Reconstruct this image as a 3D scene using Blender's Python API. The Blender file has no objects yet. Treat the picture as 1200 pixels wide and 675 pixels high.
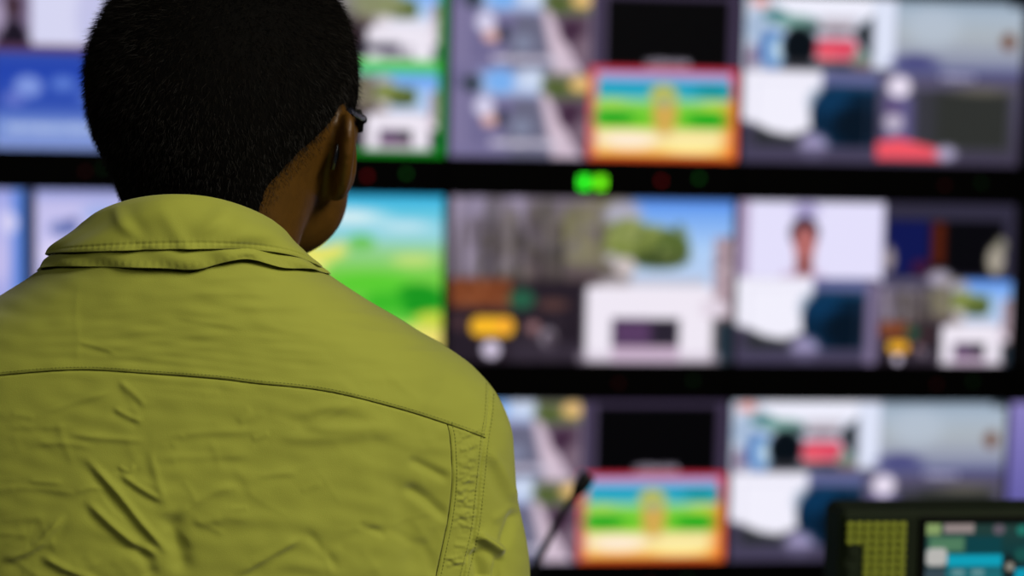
import bpy, math, random
import numpy as np
import openvdb
from mathutils import Vector, Matrix
from mathutils.bvhtree import BVHTree

random.seed(4); rng = np.random.default_rng(4)
scene = bpy.context.scene
COL = scene.collection
PI = math.pi

# ------------------------------------------------------------------ camera
FPX = 2220.0
CAM = np.array([0.0, 0.0, 1.62])
YAW, PITCH, ROLL = 0.119, -0.0921, 0.0206
_f = np.array([math.sin(YAW)*math.cos(PITCH), math.cos(YAW)*math.cos(PITCH), math.sin(PITCH)])
_r = np.array([math.cos(YAW), -math.sin(YAW), 0.0]); _u = np.cross(_r, _f)
RGT = math.cos(ROLL)*_r + math.sin(ROLL)*_u
UPV = -math.sin(ROLL)*_r + math.cos(ROLL)*_u
FWD = _f
cd = bpy.data.cameras.new('camera'); cam = bpy.data.objects.new('camera', cd); COL.objects.link(cam)
cam.matrix_world = Matrix(((RGT[0], UPV[0], -FWD[0], CAM[0]), (RGT[1], UPV[1], -FWD[1], CAM[1]),
                           (RGT[2], UPV[2], -FWD[2], CAM[2]), (0, 0, 0, 1)))
cd.sensor_width = 36; cd.lens = FPX/1200*36; cd.clip_start = 0.05
cd.dof.use_dof = True; cd.dof.focus_distance = 1.215; cd.dof.aperture_fstop = 4.1; cd.dof.aperture_blades = 9
scene.camera = cam
scene.view_settings.view_transform = 'Standard'
scene.view_settings.look = 'None'
scene.view_settings.exposure = 0; scene.view_settings.gamma = 1

def at(px, py, Y):
    """world point on the plane y = Y seen at photo pixel px, py"""
    d = FWD + RGT*(px-600)/FPX + UPV*(337.5-py)/FPX
    return CAM + d*(Y/d[1])
def to_px(P):
    V = P-CAM; d = V@FWD
    return 600+FPX*(V@RGT)/d, 337.5-FPX*(V@UPV)/d

# ------------------------------------------------------------------ materials
def lin(c):
    c = np.asarray(c, float)/255.0
    return np.where(c <= .04045, c/12.92, ((c+.055)/1.055)**2.4)
def mat(name, rgb, rough=.6, metal=0.0, noise=None, bump=None, sheen=0.0, spec=.5, coat=0.0):
    """procedural surface: base colour varied by noise, optional noise bump"""
    m = bpy.data.materials.new(name); m.use_nodes = True
    nt = m.node_tree; b = nt.nodes['Principled BSDF']; L = nt.links
    c = lin(rgb); b.inputs['Base Color'].default_value = (*c, 1)
    b.inputs['Roughness'].default_value = rough; b.inputs['Metallic'].default_value = metal
    b.inputs['Specular IOR Level'].default_value = spec
    b.inputs['Coat Weight'].default_value = coat
    if sheen:
        b.inputs['Sheen Weight'].default_value = sheen; b.inputs['Sheen Roughness'].default_value = .5
    tc = nt.nodes.new('ShaderNodeTexCoord')
    if noise:
        sc, amt = noise
        n = nt.nodes.new('ShaderNodeTexNoise'); n.inputs['Scale'].default_value = sc; n.inputs['Detail'].default_value = 4
        r = nt.nodes.new('ShaderNodeValToRGB')
        r.color_ramp.elements[0].position = .3; r.color_ramp.elements[1].position = .7
        r.color_ramp.elements[0].color = (*(c*(1-amt)), 1); r.color_ramp.elements[1].color = (*np.minimum(c*(1+amt), 1), 1)
        L.new(tc.outputs['Object'], n.inputs['Vector']); L.new(n.outputs['Fac'], r.inputs['Fac'])
        L.new(r.outputs['Color'], b.inputs['Base Color'])
    if bump:
        sc, st, dist = bump
        n = nt.nodes.new('ShaderNodeTexNoise'); n.inputs['Scale'].default_value = sc; n.inputs['Detail'].default_value = 3
        bn = nt.nodes.new('ShaderNodeBump'); bn.inputs['Strength'].default_value = st; bn.inputs['Distance'].default_value = dist
        L.new(tc.outputs['Object'], n.inputs['Vector']); L.new(n.outputs['Fac'], bn.inputs['Height'])
        L.new(bn.outputs['Normal'], b.inputs['Normal'])
    return m
def emit(name, rgb, strength):
    m = mat(name, (10, 10, 10), .4)
    b = m.node_tree.nodes['Principled BSDF']
    b.inputs['Emission Color'].default_value = (*lin(rgb), 1); b.inputs['Emission Strength'].default_value = strength
    return m

M_black = mat('black_casing', (3, 3, 3), .7, noise=(30, .3), spec=.12)
M_strip = mat('black_strip', (2, 2, 2), .75, noise=(40, .3), spec=.1)
M_wall = mat('dark_wall', (14, 14, 16), .9, noise=(3, .3), bump=(90, .2, .002))
M_floor = mat('dark_carpet', (30, 29, 30), .95, noise=(60, .4), bump=(300, .5, .003))
M_ceil = mat('dark_ceiling', (26, 26, 27), .9, noise=(20, .2))
M_plinth = mat('dark_brown_wood', (38, 24, 15), .5, noise=(12, .4))
M_desk = mat('desk_laminate', (34, 32, 30), .45, noise=(18, .2))
M_metal = mat('dark_metal', (30, 30, 32), .4, .8, noise=(40, .2))
M_mic = mat('mic_black', (10, 10, 11), .45, noise=(80, .3), bump=(600, .4, .001))
M_panel = mat('olive_case', (22, 31, 13), .7, noise=(20, .15), bump=(400, .1, .001), spec=.2)
M_key = mat('olive_key', (150, 160, 48), .5, noise=(60, .2))
M_red = emit('red_lamp', (235, 20, 40), .26)
M_green = emit('green_lamp', (30, 150, 40), .38)
M_green_dim = emit('green_lamp_dim', (30, 110, 40), .16)
M_red_dim = emit('red_lamp_dim', (200, 20, 50), .06)
M_digit = emit('green_digit', (40, 220, 30), 2.9)
M_digit2 = emit('lime_digit', (95, 215, 10), 2.7)
M_shirt = mat('olive_shirt', (149, 153, 55), .8, noise=(14, .05), bump=(1500, .22, .0006), sheen=.2, spec=.25)
M_thread = mat('olive_thread', (112, 118, 34), .7, noise=(300, .2))
M_seam_shade = mat('seam_shade_olive', (60, 63, 16), .9, noise=(300, .2), spec=.1)  # darkened shirt olive, standing in for the shade in the seam grooves
M_skin = mat('skin', (80, 52, 10), .5, noise=(120, .12), bump=(700, .2, .0008), spec=.35)
M_hair = mat('black_hair', (5, 4, 3), .85, noise=(200, .3), spec=.06)
M_strand = mat('hair_strand', (15, 11, 6), .6, noise=(400, .5), spec=.16)
M_trouser = mat('charcoal_trousers', (40, 42, 46), .85, noise=(40, .2), bump=(900, .3, .001))
M_shoe = mat('black_shoe', (18, 17, 17), .35, noise=(40, .2))
M_frame = mat('glasses_frame', (22, 24, 32), .25, noise=(60, .2), spec=.7)
M_glass = bpy.data.materials.new('lens_glass'); M_glass.use_nodes = True
_b = M_glass.node_tree.nodes['Principled BSDF']; _b.inputs['Transmission Weight'].default_value = 1; _b.inputs['Roughness'].default_value = .02
_b.inputs['Base Color'].default_value = (.9, .93, 1, 1); _b.inputs['IOR'].default_value = 1.05

def screen_mat(name, strength=1.0):
    """emission from the picture painted procedurally on the mesh's colour attribute"""
    m = bpy.data.materials.new(name); m.use_nodes = True
    nt = m.node_tree; b = nt.nodes['Principled BSDF']
    b.inputs['Base Color'].default_value = (.004, .004, .005, 1); b.inputs['Roughness'].default_value = .6; b.inputs['Specular IOR Level'].default_value = .1
    a = nt.nodes.new('ShaderNodeAttribute'); a.attribute_name = 'picture'
    nt.links.new(a.outputs['Color'], b.inputs['Emission Color']); b.inputs['Emission Strength'].default_value = strength
    return m
M_screen = screen_mat('screen_picture', 1.0)
M_pscreen = screen_mat('panel_picture', .75)

# ------------------------------------------------------------------ mesh helpers
def link(name, me, material=None, parent=None, smooth=False):
    o = bpy.data.objects.new(name, me); COL.objects.link(o)
    if material: me.materials.append(material)
    if parent: o.parent = parent
    if smooth: me.shade_smooth()
    return o
def mesh_np(name, V, F):
    """F: (n,3) or (n,4) int array"""
    V = np.asarray(V, np.float32); F = np.asarray(F, np.int32); k = F.shape[1]
    me = bpy.data.meshes.new(name)
    me.vertices.add(len(V)); me.vertices.foreach_set('co', V.ravel())
    me.loops.add(F.size); me.loops.foreach_set('vertex_index', F.ravel())
    me.polygons.add(len(F)); me.polygons.foreach_set('loop_start', np.arange(0, F.size, k, dtype=np.int32))
    me.update(calc_edges=True); me.validate()
    return me
class MB:
    """collects boxes, tubes and lathes into one mesh"""
    def __init__(s): s.v = []; s.f = []
    def add(s, v, f):
        n = len(s.v); s.v += [tuple(map(float, p)) for p in v]; s.f += [tuple(i+n for i in q) for q in f]
    def box(s, lo, hi, bev=0.0):
        x0, y0, z0 = lo; x1, y1, z1 = hi; b = bev
        if b <= 0:
            v = [(x, y, z) for x in (x0, x1) for y in (y0, y1) for z in (z0, z1)]
            s.add(v, [(0, 1, 3, 2), (4, 6, 7, 5), (0, 4, 5, 1), (2, 3, 7, 6), (0, 2, 6, 4), (1, 5, 7, 3)]); return
        # chamfered box: 24 vertices
        v = []; idx = {}
        for sx in (0, 1):
            for sy in (0, 1):
                for sz in (0, 1):
                    c = ((x0, x1)[sx], (y0, y1)[sy], (z0, z1)[sz]); d = (b*(1-2*sx), b*(1-2*sy), b*(1-2*sz))
                    for ax in range(3):
                        p = list(c)
                        for a2 in range(3):
                            if a2 != ax: p[a2] += d[a2]
                        idx[(sx, sy, sz, ax)] = len(v); v.append(p)
        f = []
        for ax in range(3):
            o1, o2 = [a for a in range(3) if a != ax]
            for sd in (0, 1):
                q = []
                for a, c in ((0, 0), (1, 0), (1, 1), (0, 1)):
                    k = [0, 0, 0]; k[ax] = sd; k[o1] = a; k[o2] = c; q.append(idx[(*k, ax)])
                f.append(tuple(q))
            for a in (0, 1):
                for c in (0, 1):   # edge along ax
                    k0 = [0, 0, 0]; k0[o1] = a; k0[o2] = c; k1 = list(k0); k1[ax] = 1
                    f.append((idx[(*k0, o1)], idx[(*k1, o1)], idx[(*k1, o2)], idx[(*k0, o2)]))
        for sx in (0, 1):
            for sy in (0, 1):
                for sz in (0, 1): f.append(tuple(idx[(sx, sy, sz, a)] for a in range(3)))
        s.add(v, f)
    def tube(s, pts, rad, n=10):
        pts = [Vector(p) for p in pts]; rads = rad if hasattr(rad, '__len__') else [rad]*len(pts)
        v = []; f = []; up = Vector((0, 0, 1)); prev = None
        for i, p in enumerate(pts):
            t = (pts[min(i+1, len(pts)-1)]-pts[max(i-1, 0)]).normalized()
            if prev is None: a = t.orthogonal().normalized()
            else: a = (prev-t*prev.dot(t)).normalized()
            prev = a; b = t.cross(a)
            for k in range(n):
                w = 2*PI*k/n; v.append(p+(a*math.cos(w)+b*math.sin(w))*rads[i])
        for i in range(len(pts)-1):
            for k in range(n):
                f.append((i*n+k, i*n+(k+1) % n, (i+1)*n+(k+1) % n, (i+1)*n+k))
        f.append(tuple(range(n-1, -1, -1))); f.append(tuple((len(pts)-1)*n+k for k in range(n)))
        s.add(v, f)
    def lathe(s, prof, c=(0, 0, 0), n=24, axis='z'):
        v = []; f = []
        for (r, h) in prof:
            for k in range(n):
                w = 2*PI*k/n; q = (r*math.cos(w), r*math.sin(w), h)
                if axis == 'y': q = (q[0], q[2], q[1])
                v.append((c[0]+q[0], c[1]+q[1], c[2]+q[2]))
        for i in range(len(prof)-1):
            for k in range(n): f.append((i*n+k, i*n+(k+1) % n, (i+1)*n+(k+1) % n, (i+1)*n+k))
        f.append(tuple(range(n-1, -1, -1))); f.append(tuple((len(prof)-1)*n+k for k in range(n)))
        s.add(v, f)
    def build(s, name, material, parent=None, smooth=False):
        me = bpy.data.meshes.new(name); me.from_pydata(s.v, [], s.f); me.update()
        import bmesh
        bm = bmesh.new(); bm.from_mesh(me); bmesh.ops.recalc_face_normals(bm, faces=bm.faces); bm.to_mesh(me); bm.free()
        return link(name, me, material, parent, smooth)
def empty(name, loc, label, cat, group=None):
    o = bpy.data.objects.new(name, None); COL.objects.link(o); o.location = [float(c) for c in loc]
    o.empty_display_size = .1
    o['label'] = label; o['category'] = cat
    if group: o['group'] = group
    return o
def struct(o): o['kind'] = 'structure'; return o

# ------------------------------------------------------------------ room
def slab(name, lo, hi, m):
    b = MB(); b.box(lo, hi); return struct(b.build(name, m))
X0, X1, Y0, Y1, ZC = -3.2, 3.6, -2.4, 5.1, 3.0
slab('floor', (X0, Y0, -.1), (X1, Y1, 0), M_floor)
slab('ceiling', (X0, Y0, ZC), (X1, Y1, ZC+.1), M_ceil)
slab('wall_back', (X0-.1, Y1, -.1), (X1+.1, Y1+.1, ZC+.1), M_wall)
slab('wall_left', (X0-.1, Y0, -.1), (X0, Y1, ZC+.1), M_wall)
slab('wall_right', (X1, Y0, -.1), (X1+.1, Y1, ZC+.1), M_wall)
slab('wall_front', (X0-.1, Y0-.1, -.1), (X1+.1, Y0, ZC+.1), M_wall)

# ------------------------------------------------------------------ painting pictures
class Paint:
    """paints soft shapes in photo-like units on a grid of colours (sRGB 0..255)"""
    def __init__(s, rect, nx=176, ny=100, bg=(10, 10, 12)):
        s.rect = rect; x0, y0, x1, y1 = rect
        s.nx, s.ny = nx, ny
        s.X, s.Y = np.meshgrid(np.linspace(x0, x1, nx), np.linspace(y0, y1, ny))
        s.C = np.zeros((ny, nx, 3)); s.C[:] = bg; s.px = (x1-x0)/nx
    def mix(s, a, col):
        a = np.clip(a, 0, 1)[..., None]; s.C = s.C*(1-a)+np.asarray(col, float)*a
    def rect_(s, x0, y0, x1, y1, col, soft=2.0, a=1.0, r=0.0):
        cx, cy, hx, hy = (x0+x1)/2, (y0+y1)/2, abs(x1-x0)/2-r, abs(y1-y0)/2-r
        qx, qy = np.abs(s.X-cx)-hx, np.abs(s.Y-cy)-hy
        d = np.hypot(np.maximum(qx, 0), np.maximum(qy, 0))+np.minimum(np.maximum(qx, qy), 0)-r
        s.mix(a*np.clip(.5-d/soft, 0, 1), col)
    def ell(s, cx, cy, rx, ry, col, soft=3.0, a=1.0):
        k = np.hypot((s.X-cx)/rx, (s.Y-cy)/ry); d = (k-1)*min(rx, ry)
        s.mix(a*np.clip(.5-d/soft, 0, 1), col)
    def poly(s, pts, col, soft=2.5, a=1.0):
        n = len(pts); d = np.full(s.X.shape, 1e9); ins = np.zeros(s.X.shape, bool)
        for i in range(n):
            (ax, ay), (bx, by) = pts[i], pts[(i+1) % n]
            ex, ey = bx-ax, by-ay; t = np.clip(((s.X-ax)*ex+(s.Y-ay)*ey)/(ex*ex+ey*ey+1e-9), 0, 1)
            d = np.minimum(d, np.hypot(s.X-ax-t*ex, s.Y-ay-t*ey))
            if ay != by:
                c = ((ay > s.Y) != (by > s.Y)) & (s.X < (bx-ax)*(s.Y-ay)/(by-ay)+ax); ins ^= c
        d = np.where(ins, -d, d); s.mix(a*np.clip(.5-d/soft, 0, 1), col)
    def vgrad(s, x0, y0, x1, y1, stops, soft=2.0, a=1.0):
        ys = [q[0] for q in stops]; col = np.stack([np.interp(s.Y, ys, [q[1][k] for q in stops]) for k in range(3)], -1)
        m = np.clip(np.minimum(np.minimum(s.X-x0, x1-s.X), np.minimum(s.Y-y0, y1-s.Y))/soft+.5, 0, 1)*a
        s.C = s.C*(1-m[..., None])+col*m[..., None]
    def speck(s, x0, y0, x1, y1, cols, n, r0, r1, seed=1, a=.6, tall=1.0):
        q = random.Random(seed)
        for _ in range(n):
            r = q.uniform(r0, r1)
            s.ell(q.uniform(x0, x1), q.uniform(y0, y1), r, r*tall*q.uniform(.7, 1.3), q.choice(cols), r*.8, a)
    def caption(s, x0, y0, x1, y1, col, seed=1):
        q = random.Random(seed); x = x0
        while x < x1:
            w = q.uniform(1.6, 2.6); s.rect_(x, y0+q.uniform(0, 2), x+w, y1-q.uniform(0, 2), col, 1.6, .9)
            if q.random() < .6: s.rect_(x, (y0+y1)/2-1, x+4.5, (y0+y1)/2+1, col, 1.6, .9)
            x += w+q.uniform(1.5, 2.6)
    def lines(s, x0, y0, x1, y1, col, a=.4):
        for q in ((x0, y0, x1, y0+1.6), (x0, y1-1.6, x1, y1), (x0, y0, x0+1.6, y1), (x1-1.6, y0, x1, y1)): s.rect_(*q, col, 1.6, a)

def sub(p, src, dst, fn):
    """paint fn (written for rectangle src) scaled into rectangle dst of p"""
    q = Paint(src, p.nx, p.ny)
    sx = (src[2]-src[0])/(dst[2]-dst[0]); sy = (src[3]-src[1])/(dst[3]-dst[1])
    q.X = src[0]+(p.X-dst[0])*sx; q.Y = src[1]+(p.Y-dst[1])*sy
    fn(q)
    m = ((p.X >= dst[0]) & (p.X <= dst[2]) & (p.Y >= dst[1]) & (p.Y <= dst[3]))[..., None]
    p.C = np.where(m, q.C, p.C)

R13 = (528, -3, 867, 187); R14 = (870, -2, 1196, 192); R23 = (528, 231, 858, 427); R24 = (862, 235, 1187, 428)
R12 = (180, -8, 525, 182); R22 = (181, 226, 524, 422); R11 = (-178, -14, 174, 177); R21 = (-176, 218, 174, 414)

def street_tile(p, oy):
    """one street view; written for rows oy..oy+95, columns 528..693"""
    p.rect_(528, oy, 693, oy+95, (112, 106, 146), 2)
    p.rect_(528, oy+20, 548, oy+95, (128, 120, 158), 12, .8)
    p.vgrad(562, oy-2, 640, oy+26, [(oy, (150, 180, 232)), (oy+26, (176, 190, 225))], 10)
    p.ell(586, oy+8, 17, 14, (120, 175, 240), 8); p.ell(622, oy+6, 18, 12, (205, 218, 242), 8)
    p.ell(553, oy+12, 11, 9, (38, 52, 60), 6)
    p.rect_(636, oy, 693, oy+28, (98, 104, 66), 8); p.ell(648, oy+18, 14, 9, (76, 92, 46), 6)
    p.ell(680, oy+10, 13, 9, (232, 190, 120), 5)
    p.poly([(604, oy+28), (634, oy+28), (652, oy+95), (585, oy+95)], (104, 104, 128), 6)
    p.poly([(632, oy+22), (642, oy+22), (684, oy+95), (648, oy+95)], (208, 188, 204), 6)
    p.poly([(646, oy+30), (693, oy+26), (693, oy+95), (682, oy+92)], (96, 76, 92), 6)
    p.ell(668, oy+46, 14, 14, (64, 40, 62), 6); p.ell(682, oy+66, 10, 16, (120, 100, 116), 6)
    p.ell(568, oy+38, 12, 11, (214, 210, 236), 5); p.ell(575, oy+53, 10, 7, (222, 176, 170), 4); p.ell(588, oy+50, 6, 9, (32, 38, 46), 4)
    p.ell(612, oy+60, 12, 9, (128, 134, 160), 5)
    p.rect_(528, oy+84, 600, oy+95, (118, 112, 152), 6, .8)
    p.caption(576, oy+74, 652, oy+83, (240, 234, 246), 3); p.rect_(576, oy+75, 652, oy+82, (190, 182, 206), 4, .35)
    p.lines(545, oy+2, 693, oy+84, (180, 172, 205), .3)
def cartoon(p, f=1.0):
    """small bright cartoon-style landscape in a red frame; written for 690..867, 82..187"""
    p.rect_(690, 82, 867, 187, (206, 52, 58), 2)
    p.vgrad(690, 82, 867, 187, [(82, (206, 50, 76)), (130, (214, 70, 58)), (170, (224, 76, 44)), (187, (236, 90, 26))], 2)
    p.rect_(694, 88, 703, 182, (214, 130, 120), 4)
    p.rect_(700, 89, 858, 180, (245, 214, 132), 3)
    p.vgrad(700, 88, 858, 152, [(88, (176, 168, 224)), (95, (150, 170, 224)), (99, (20, 158, 196)), (114, (40, 170, 190)),
            (119, (160, 214, 170)), (124, (130, 208, 70)), (150, (96, 196, 30))], 2)
    p.ell(720, 140, 24, 7, (10, 160, 30), 4); p.ell(832, 142, 26, 9, (8, 166, 24), 4); p.ell(836, 108, 22, 6, (0, 140, 140), 4)
    p.ell(842, 124, 20, 5, (190, 216, 70), 4); p.ell(716, 122, 18, 5, (170, 215, 90), 4)
    p.vgrad(700, 150, 858, 181, [(150, (236, 224, 110)), (160, (250, 232, 180)), (181, (246, 196, 80))], 3)
    p.ell(738, 165, 34, 9, (255, 236, 214), 6); p.ell(812, 172, 34, 7, (255, 240, 160), 5)
    p.rect_(848, 120, 866, 184, (240, 140, 50), 8, .5)
    p.ell(780, 134, 15, 24, (210, 170, 82), 6); p.ell(778, 112, 16, 11, (206, 190, 60), 5); p.ell(779, 118, 9, 7, (150, 176, 140), 4)
def paint_street(p):
    p.rect_(528, -10, 870, 190, (62, 52, 76), 1)
    street_tile(p, -3); street_tile(p, 92)
    p.rect_(690, -4, 868, 83, (64, 54, 78), 1.5)
    p.rect_(707, 3, 854, 90, (0, 0, 2), 1.5); p.rect_(706, 0, 708, 82, (128, 118, 150), 1.5, .7); p.rect_(690, 0, 692, 187, (176, 166, 190), 1.5, .6)
    cartoon(p)
    p.caption(756, 72, 806, 83, (186, 176, 196), 8)
def white_teal(p, x0=0, y0=0):
    """pale object beside a dark round shape; written for 870..1029, 84..192"""
    p.rect_(870, 84, 1029, 192, (62, 57, 78), 2)
    p.poly([(884, 145), (944, 150), (944, 174), (884, 174)], (40, 42, 48), 5)
    p.poly([(870, 84), (972, 84), (962, 104), (956, 150), (928, 160), (905, 156), (884, 146), (870, 143)], (242, 240, 253), 5)
    p.rect_(962, 84, 1029, 100, (96, 100, 146), 4)
    p.rect_(949, 101, 1027, 173, (4, 34, 60), 3, 1, 34); p.rect_(995, 104, 1027, 172, (3, 28, 50), 3); p.ell(974, 120, 22, 16, (8, 52, 88), 16, .9); p.ell(1002, 148, 26, 24, (2, 18, 34), 14)
    p.rect_(975, 101, 1026, 107, (18, 66, 102), 5)
    p.ell(954, 172, 17, 14, (158, 150, 190), 8); p.rect_(870, 174, 1029, 192, (72, 66, 92), 3, .75)
    p.lines(884, 96, 1018, 174, (150, 145, 180), .25)
def paint_car(p):
    p.rect_(868, -10, 1200, 195, (66, 60, 82), 1)
    p.rect_(868, -4, 1022, 83, (196, 208, 228), 2)
    p.rect_(905, -4, 1020, 22, (240, 240, 254), 8); p.ell(888, 5, 11, 6, (236, 170, 165), 4)
    p.ell(884, 34, 14, 16, (166, 186, 214), 8)
    p.ell(906, 20, 14, 7, (30, 110, 112), 4); p.ell(930, 27, 22, 8, (116, 160, 152), 6)
    p.ell(904, 60, 16, 23, (46, 106, 180), 5); p.ell(909, 60, 10, 16, (190, 218, 242), 6); p.ell(880, 70, 6, 14, (120, 90, 120), 5)
    p.ell(934, 56, 21, 25, (4, 12, 20), 5); p.ell(950, 32, 8, 7, (70, 96, 96), 4)
    p.rect_(958, 20, 1000, 42, (198, 192, 204), 6); p.ell(977, 36, 20, 4, (120, 100, 112), 4)
    p.rect_(954, 46, 1001, 70, (222, 74, 98), 4, 1, 8); p.ell(966, 66, 12, 4, (250, 110, 120), 4)
    p.poly([(996, 38), (1020, 16), (1030, 82), (1012, 66)], (34, 40, 46), 4); p.ell(1006, 66, 10, 7, (120, 150, 136), 4)
    p.rect_(914, 72, 1030, 83, (44, 44, 50), 4); p.ell(1008, 76, 14, 4, (136, 110, 106), 3)
    p.rect_(1019, -4, 1047, 80, (222, 228, 248), 6)
    p.vgrad(1046, -4, 1197, 86, [(-4, (124, 142, 160)), (10, (168, 184, 202)), (40, (172, 180, 188)), (64, (150, 156, 176)), (86, (104, 106, 146))], 3)
    p.ell(1090, 30, 30, 22, (184, 196, 212), 16, .7); p.ell(1070, 72, 26, 10, (70, 70, 124), 8); p.rect_(1046, 78, 1196, 85, (92, 96, 140), 3)
    p.ell(1179, 44, 8, 10, (110, 66, 40), 4); p.rect_(1180, -4, 1197, 4, (50, 60, 70), 4)
    white_teal(p)
    p.vgrad(1028, 86, 1197, 192, [(86, (84, 78, 112)), (102, (84, 80, 104)), (192, (64, 58, 78))], 2)
    p.rect_(1060, 104, 1184, 174, (54, 54, 62), 6); p.rect_(1096, 104, 1184, 174, (46, 48, 46), 12); p.rect_(1036, 110, 1070, 168, (92, 86, 132), 10)
    p.ell(1150, 103, 34, 5, (98, 94, 84), 5)
    p.ell(1052, 100, 14, 13, (236, 226, 244), 6); p.ell(1047, 142, 11, 12, (190, 180, 200), 6); p.rect_(1040, 118, 1052, 132, (84, 60, 110), 5)
    p.poly([(1028, 166), (1054, 161), (1102, 173), (1106, 186), (1028, 186)], (244, 84, 98), 4)
    p.ell(1110, 178, 12, 8, (176, 168, 200), 6)
    p.caption(1100, 84, 1140, 92, (196, 194, 220), 5); p.lines(1040, 100, 1184, 174, (150, 144, 180), .25)
def paint_gate(p):
    p.rect_(520, 225, 870, 435, (90, 80, 80), 1)
    p.vgrad(528, 231, 700, 340, [(231, (120, 110, 126)), (300, (104, 94, 102)), (340, (80, 64, 62))], 4)
    p.speck(530, 232, 610, 320, [(168, 156, 182), (140, 130, 156), (152, 140, 160)], 46, 4, 11, 2, .7, 2.2)
    p.speck(560, 240, 660, 350, [(64, 56, 56), (74, 70, 68), (100, 92, 86), (118, 110, 98)], 80, 3, 9, 3, .6, 1.6)
    p.speck(655, 235, 720, 310, [(132, 126, 92), (112, 108, 74), (140, 136, 104)], 50, 4, 9, 4, .6)
    for i, (x, w) in enumerate(((541, 5), (566, 4), (582, 4), (604, 6), (634, 4), (655, 5))):
        p.poly([(x, 262), (x+w, 262), (x+w+3, 360), (x-3, 360)], (52, 46, 48), 3, .7)
    p.vgrad(738, 231, 858, 345, [(231, (70, 128, 230)), (245, (112, 164, 240)), (290, (174, 206, 246)), (345, (190, 206, 236))], 8)
    p.ell(728, 250, 22, 16, (172, 170, 190), 10)
    p.ell(752, 285, 46, 23, (128, 140, 68), 8); p.ell(735, 270, 22, 16, (138, 148, 84), 6); p.ell(785, 290, 22, 22, (84, 102, 48), 6); p.ell(770, 302, 34, 12, (64, 78, 38), 6)
    p.speck(712, 262, 805, 312, [(146, 156, 94), (82, 98, 46), (110, 124, 62)], 34, 3, 6, 9, .6)
    p.rect_(836, 276, 858, 372, (176, 152, 162), 4); p.speck(838, 276, 856, 372, [(120, 96, 106), (206, 190, 200)], 18, 2, 5, 5, .7)
    p.rect_(528, 330, 690, 430, (36, 28, 38), 6)
    p.rect_(530, 328, 602, 361, (128, 68, 38), 6); p.speck(532, 330, 600, 360, [(96, 48, 28), (150, 90, 60)], 20, 3, 6, 6, .5)
    p.ell(614, 352, 15, 12, (38, 92, 68), 5); p.ell(650, 358, 18, 7, (84, 58, 56), 5)
    p.rect_(556, 373, 606, 396, (250, 186, 40), 3, 1, 10); p.ell(594, 384, 6, 5, (255, 160, 60), 3)
    p.ell(580, 412, 10, 10, (220, 208, 232), 3); p.ell(645, 398, 9, 12, (150, 138, 152), 4); p.ell(628, 386, 8, 8, (150, 110, 112), 4)
    p.ell(543, 380, 7, 9, (76, 52, 56), 4); p.speck(600, 375, 680, 425, [(20, 18, 28), (62, 52, 62)], 20, 3, 7, 7, .6)
    p.rect_(600, 404, 685, 427, (60, 52, 66), 6, .6)
    p.ell(732, 312, 13, 12, (202, 190, 190), 4); p.ell(716, 302, 8, 6, (176, 170, 176), 4); p.rect_(705, 325, 826, 336, (196, 188, 196), 6, .7)
    p.rect_(688, 335, 836, 425, (240, 233, 245), 5, 1, 6); p.rect_(822, 350, 852, 372, (226, 214, 228), 5, 1, 8)
    p.rect_(719, 374, 797, 408, (40, 34, 48), 3); p.rect_(721, 376, 764, 406, (88, 60, 98), 8)
    p.rect_(719, 408, 797, 427, (196, 168, 194), 3)
    p.rect_(842, 378, 858, 427, (30, 48, 62), 6); p.rect_(680, 415, 846, 428, (200, 186, 206), 4, .5)
    p.rect_(526, 231, 532, 430, (20, 16, 20), 5)
def paint_portrait(p):
    p.rect_(860, 230, 1190, 432, (50, 46, 62), 1)
    p.rect_(862, 235, 1031, 326, (228, 224, 252), 2); p.rect_(862, 235, 874, 324, (164, 142, 178), 6)
    p.ell(940, 246, 15, 10, (150, 140, 190), 6, .8)
    p.poly([(906, 330), (918, 318), (955, 316), (972, 330)], (206, 186, 216), 4)
    p.rect_(930, 298, 950, 322, (140, 76, 74), 4); p.ell(939, 272, 17, 19, (44, 28, 44), 3); p.ell(940, 284, 13, 20, (180, 106, 104), 4)
    p.rect_(1032, 235, 1187, 326, (48, 45, 64), 1); p.rect_(1036, 255, 1174, 322, (3, 3, 8), 2)
    p.rect_(1036, 255, 1087, 322, (12, 20, 78), 5); p.rect_(1090, 257, 1104, 308, (84, 30, 12), 6); p.ell(1078, 312, 12, 9, (60, 20, 50), 5)
    p.ell(1039, 302, 7, 15, (150, 138, 140), 4); p.ell(1166, 302, 10, 18, (168, 160, 146), 4); p.ell(1172, 284, 6, 9, (140, 136, 120), 4)
    sub(p, (870, 84, 1029, 192), (862, 325, 1017, 430), white_teal)
    p.rect_(1014, 330, 1030, 430, (120, 108, 140), 4)
    sub(p, R23, (1029, 326, 1187, 430), paint_gate)
    p.rect_(1029, 326, 1100, 338, (72, 68, 92), 3, .8); p.ell(1100, 324, 14, 9, (170, 162, 180), 6); p.lines(1036, 338, 1176, 418, (150, 145, 180), .25)
    p.rect_(1028, 235, 1032, 330, (210, 205, 235), 2)
def paint_green(p):
    p.rect_(170, -12, 530, 190, (30, 150, 40), 1)
    for x0, x1 in ((182, 350), (352, 517)):
        sub(p, R23, (x0, -8, x1, 82), paint_gate); sub(p, R23, (x0, 90, x1, 177), paint_gate)
    p.rect_(388, -8, 470, 24, (160, 156, 160), 10, .6); p.ell(446, 12, 34, 14, (132, 140, 92), 8, .7)
    p.vgrad(352, 74, 520, 92, [(74, (150, 214, 150)), (82, (64, 196, 64)), (92, (120, 196, 220))], 3)
    p.rect_(440, 28, 512, 72, (238, 232, 244), 8, .8); p.rect_(426, 56, 470, 66, (60, 60, 76), 5)
    p.rect_(516, -8, 525, 182, (0, 128, 20), 2); p.rect_(352, 176, 525, 182, (10, 140, 24), 2)
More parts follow.
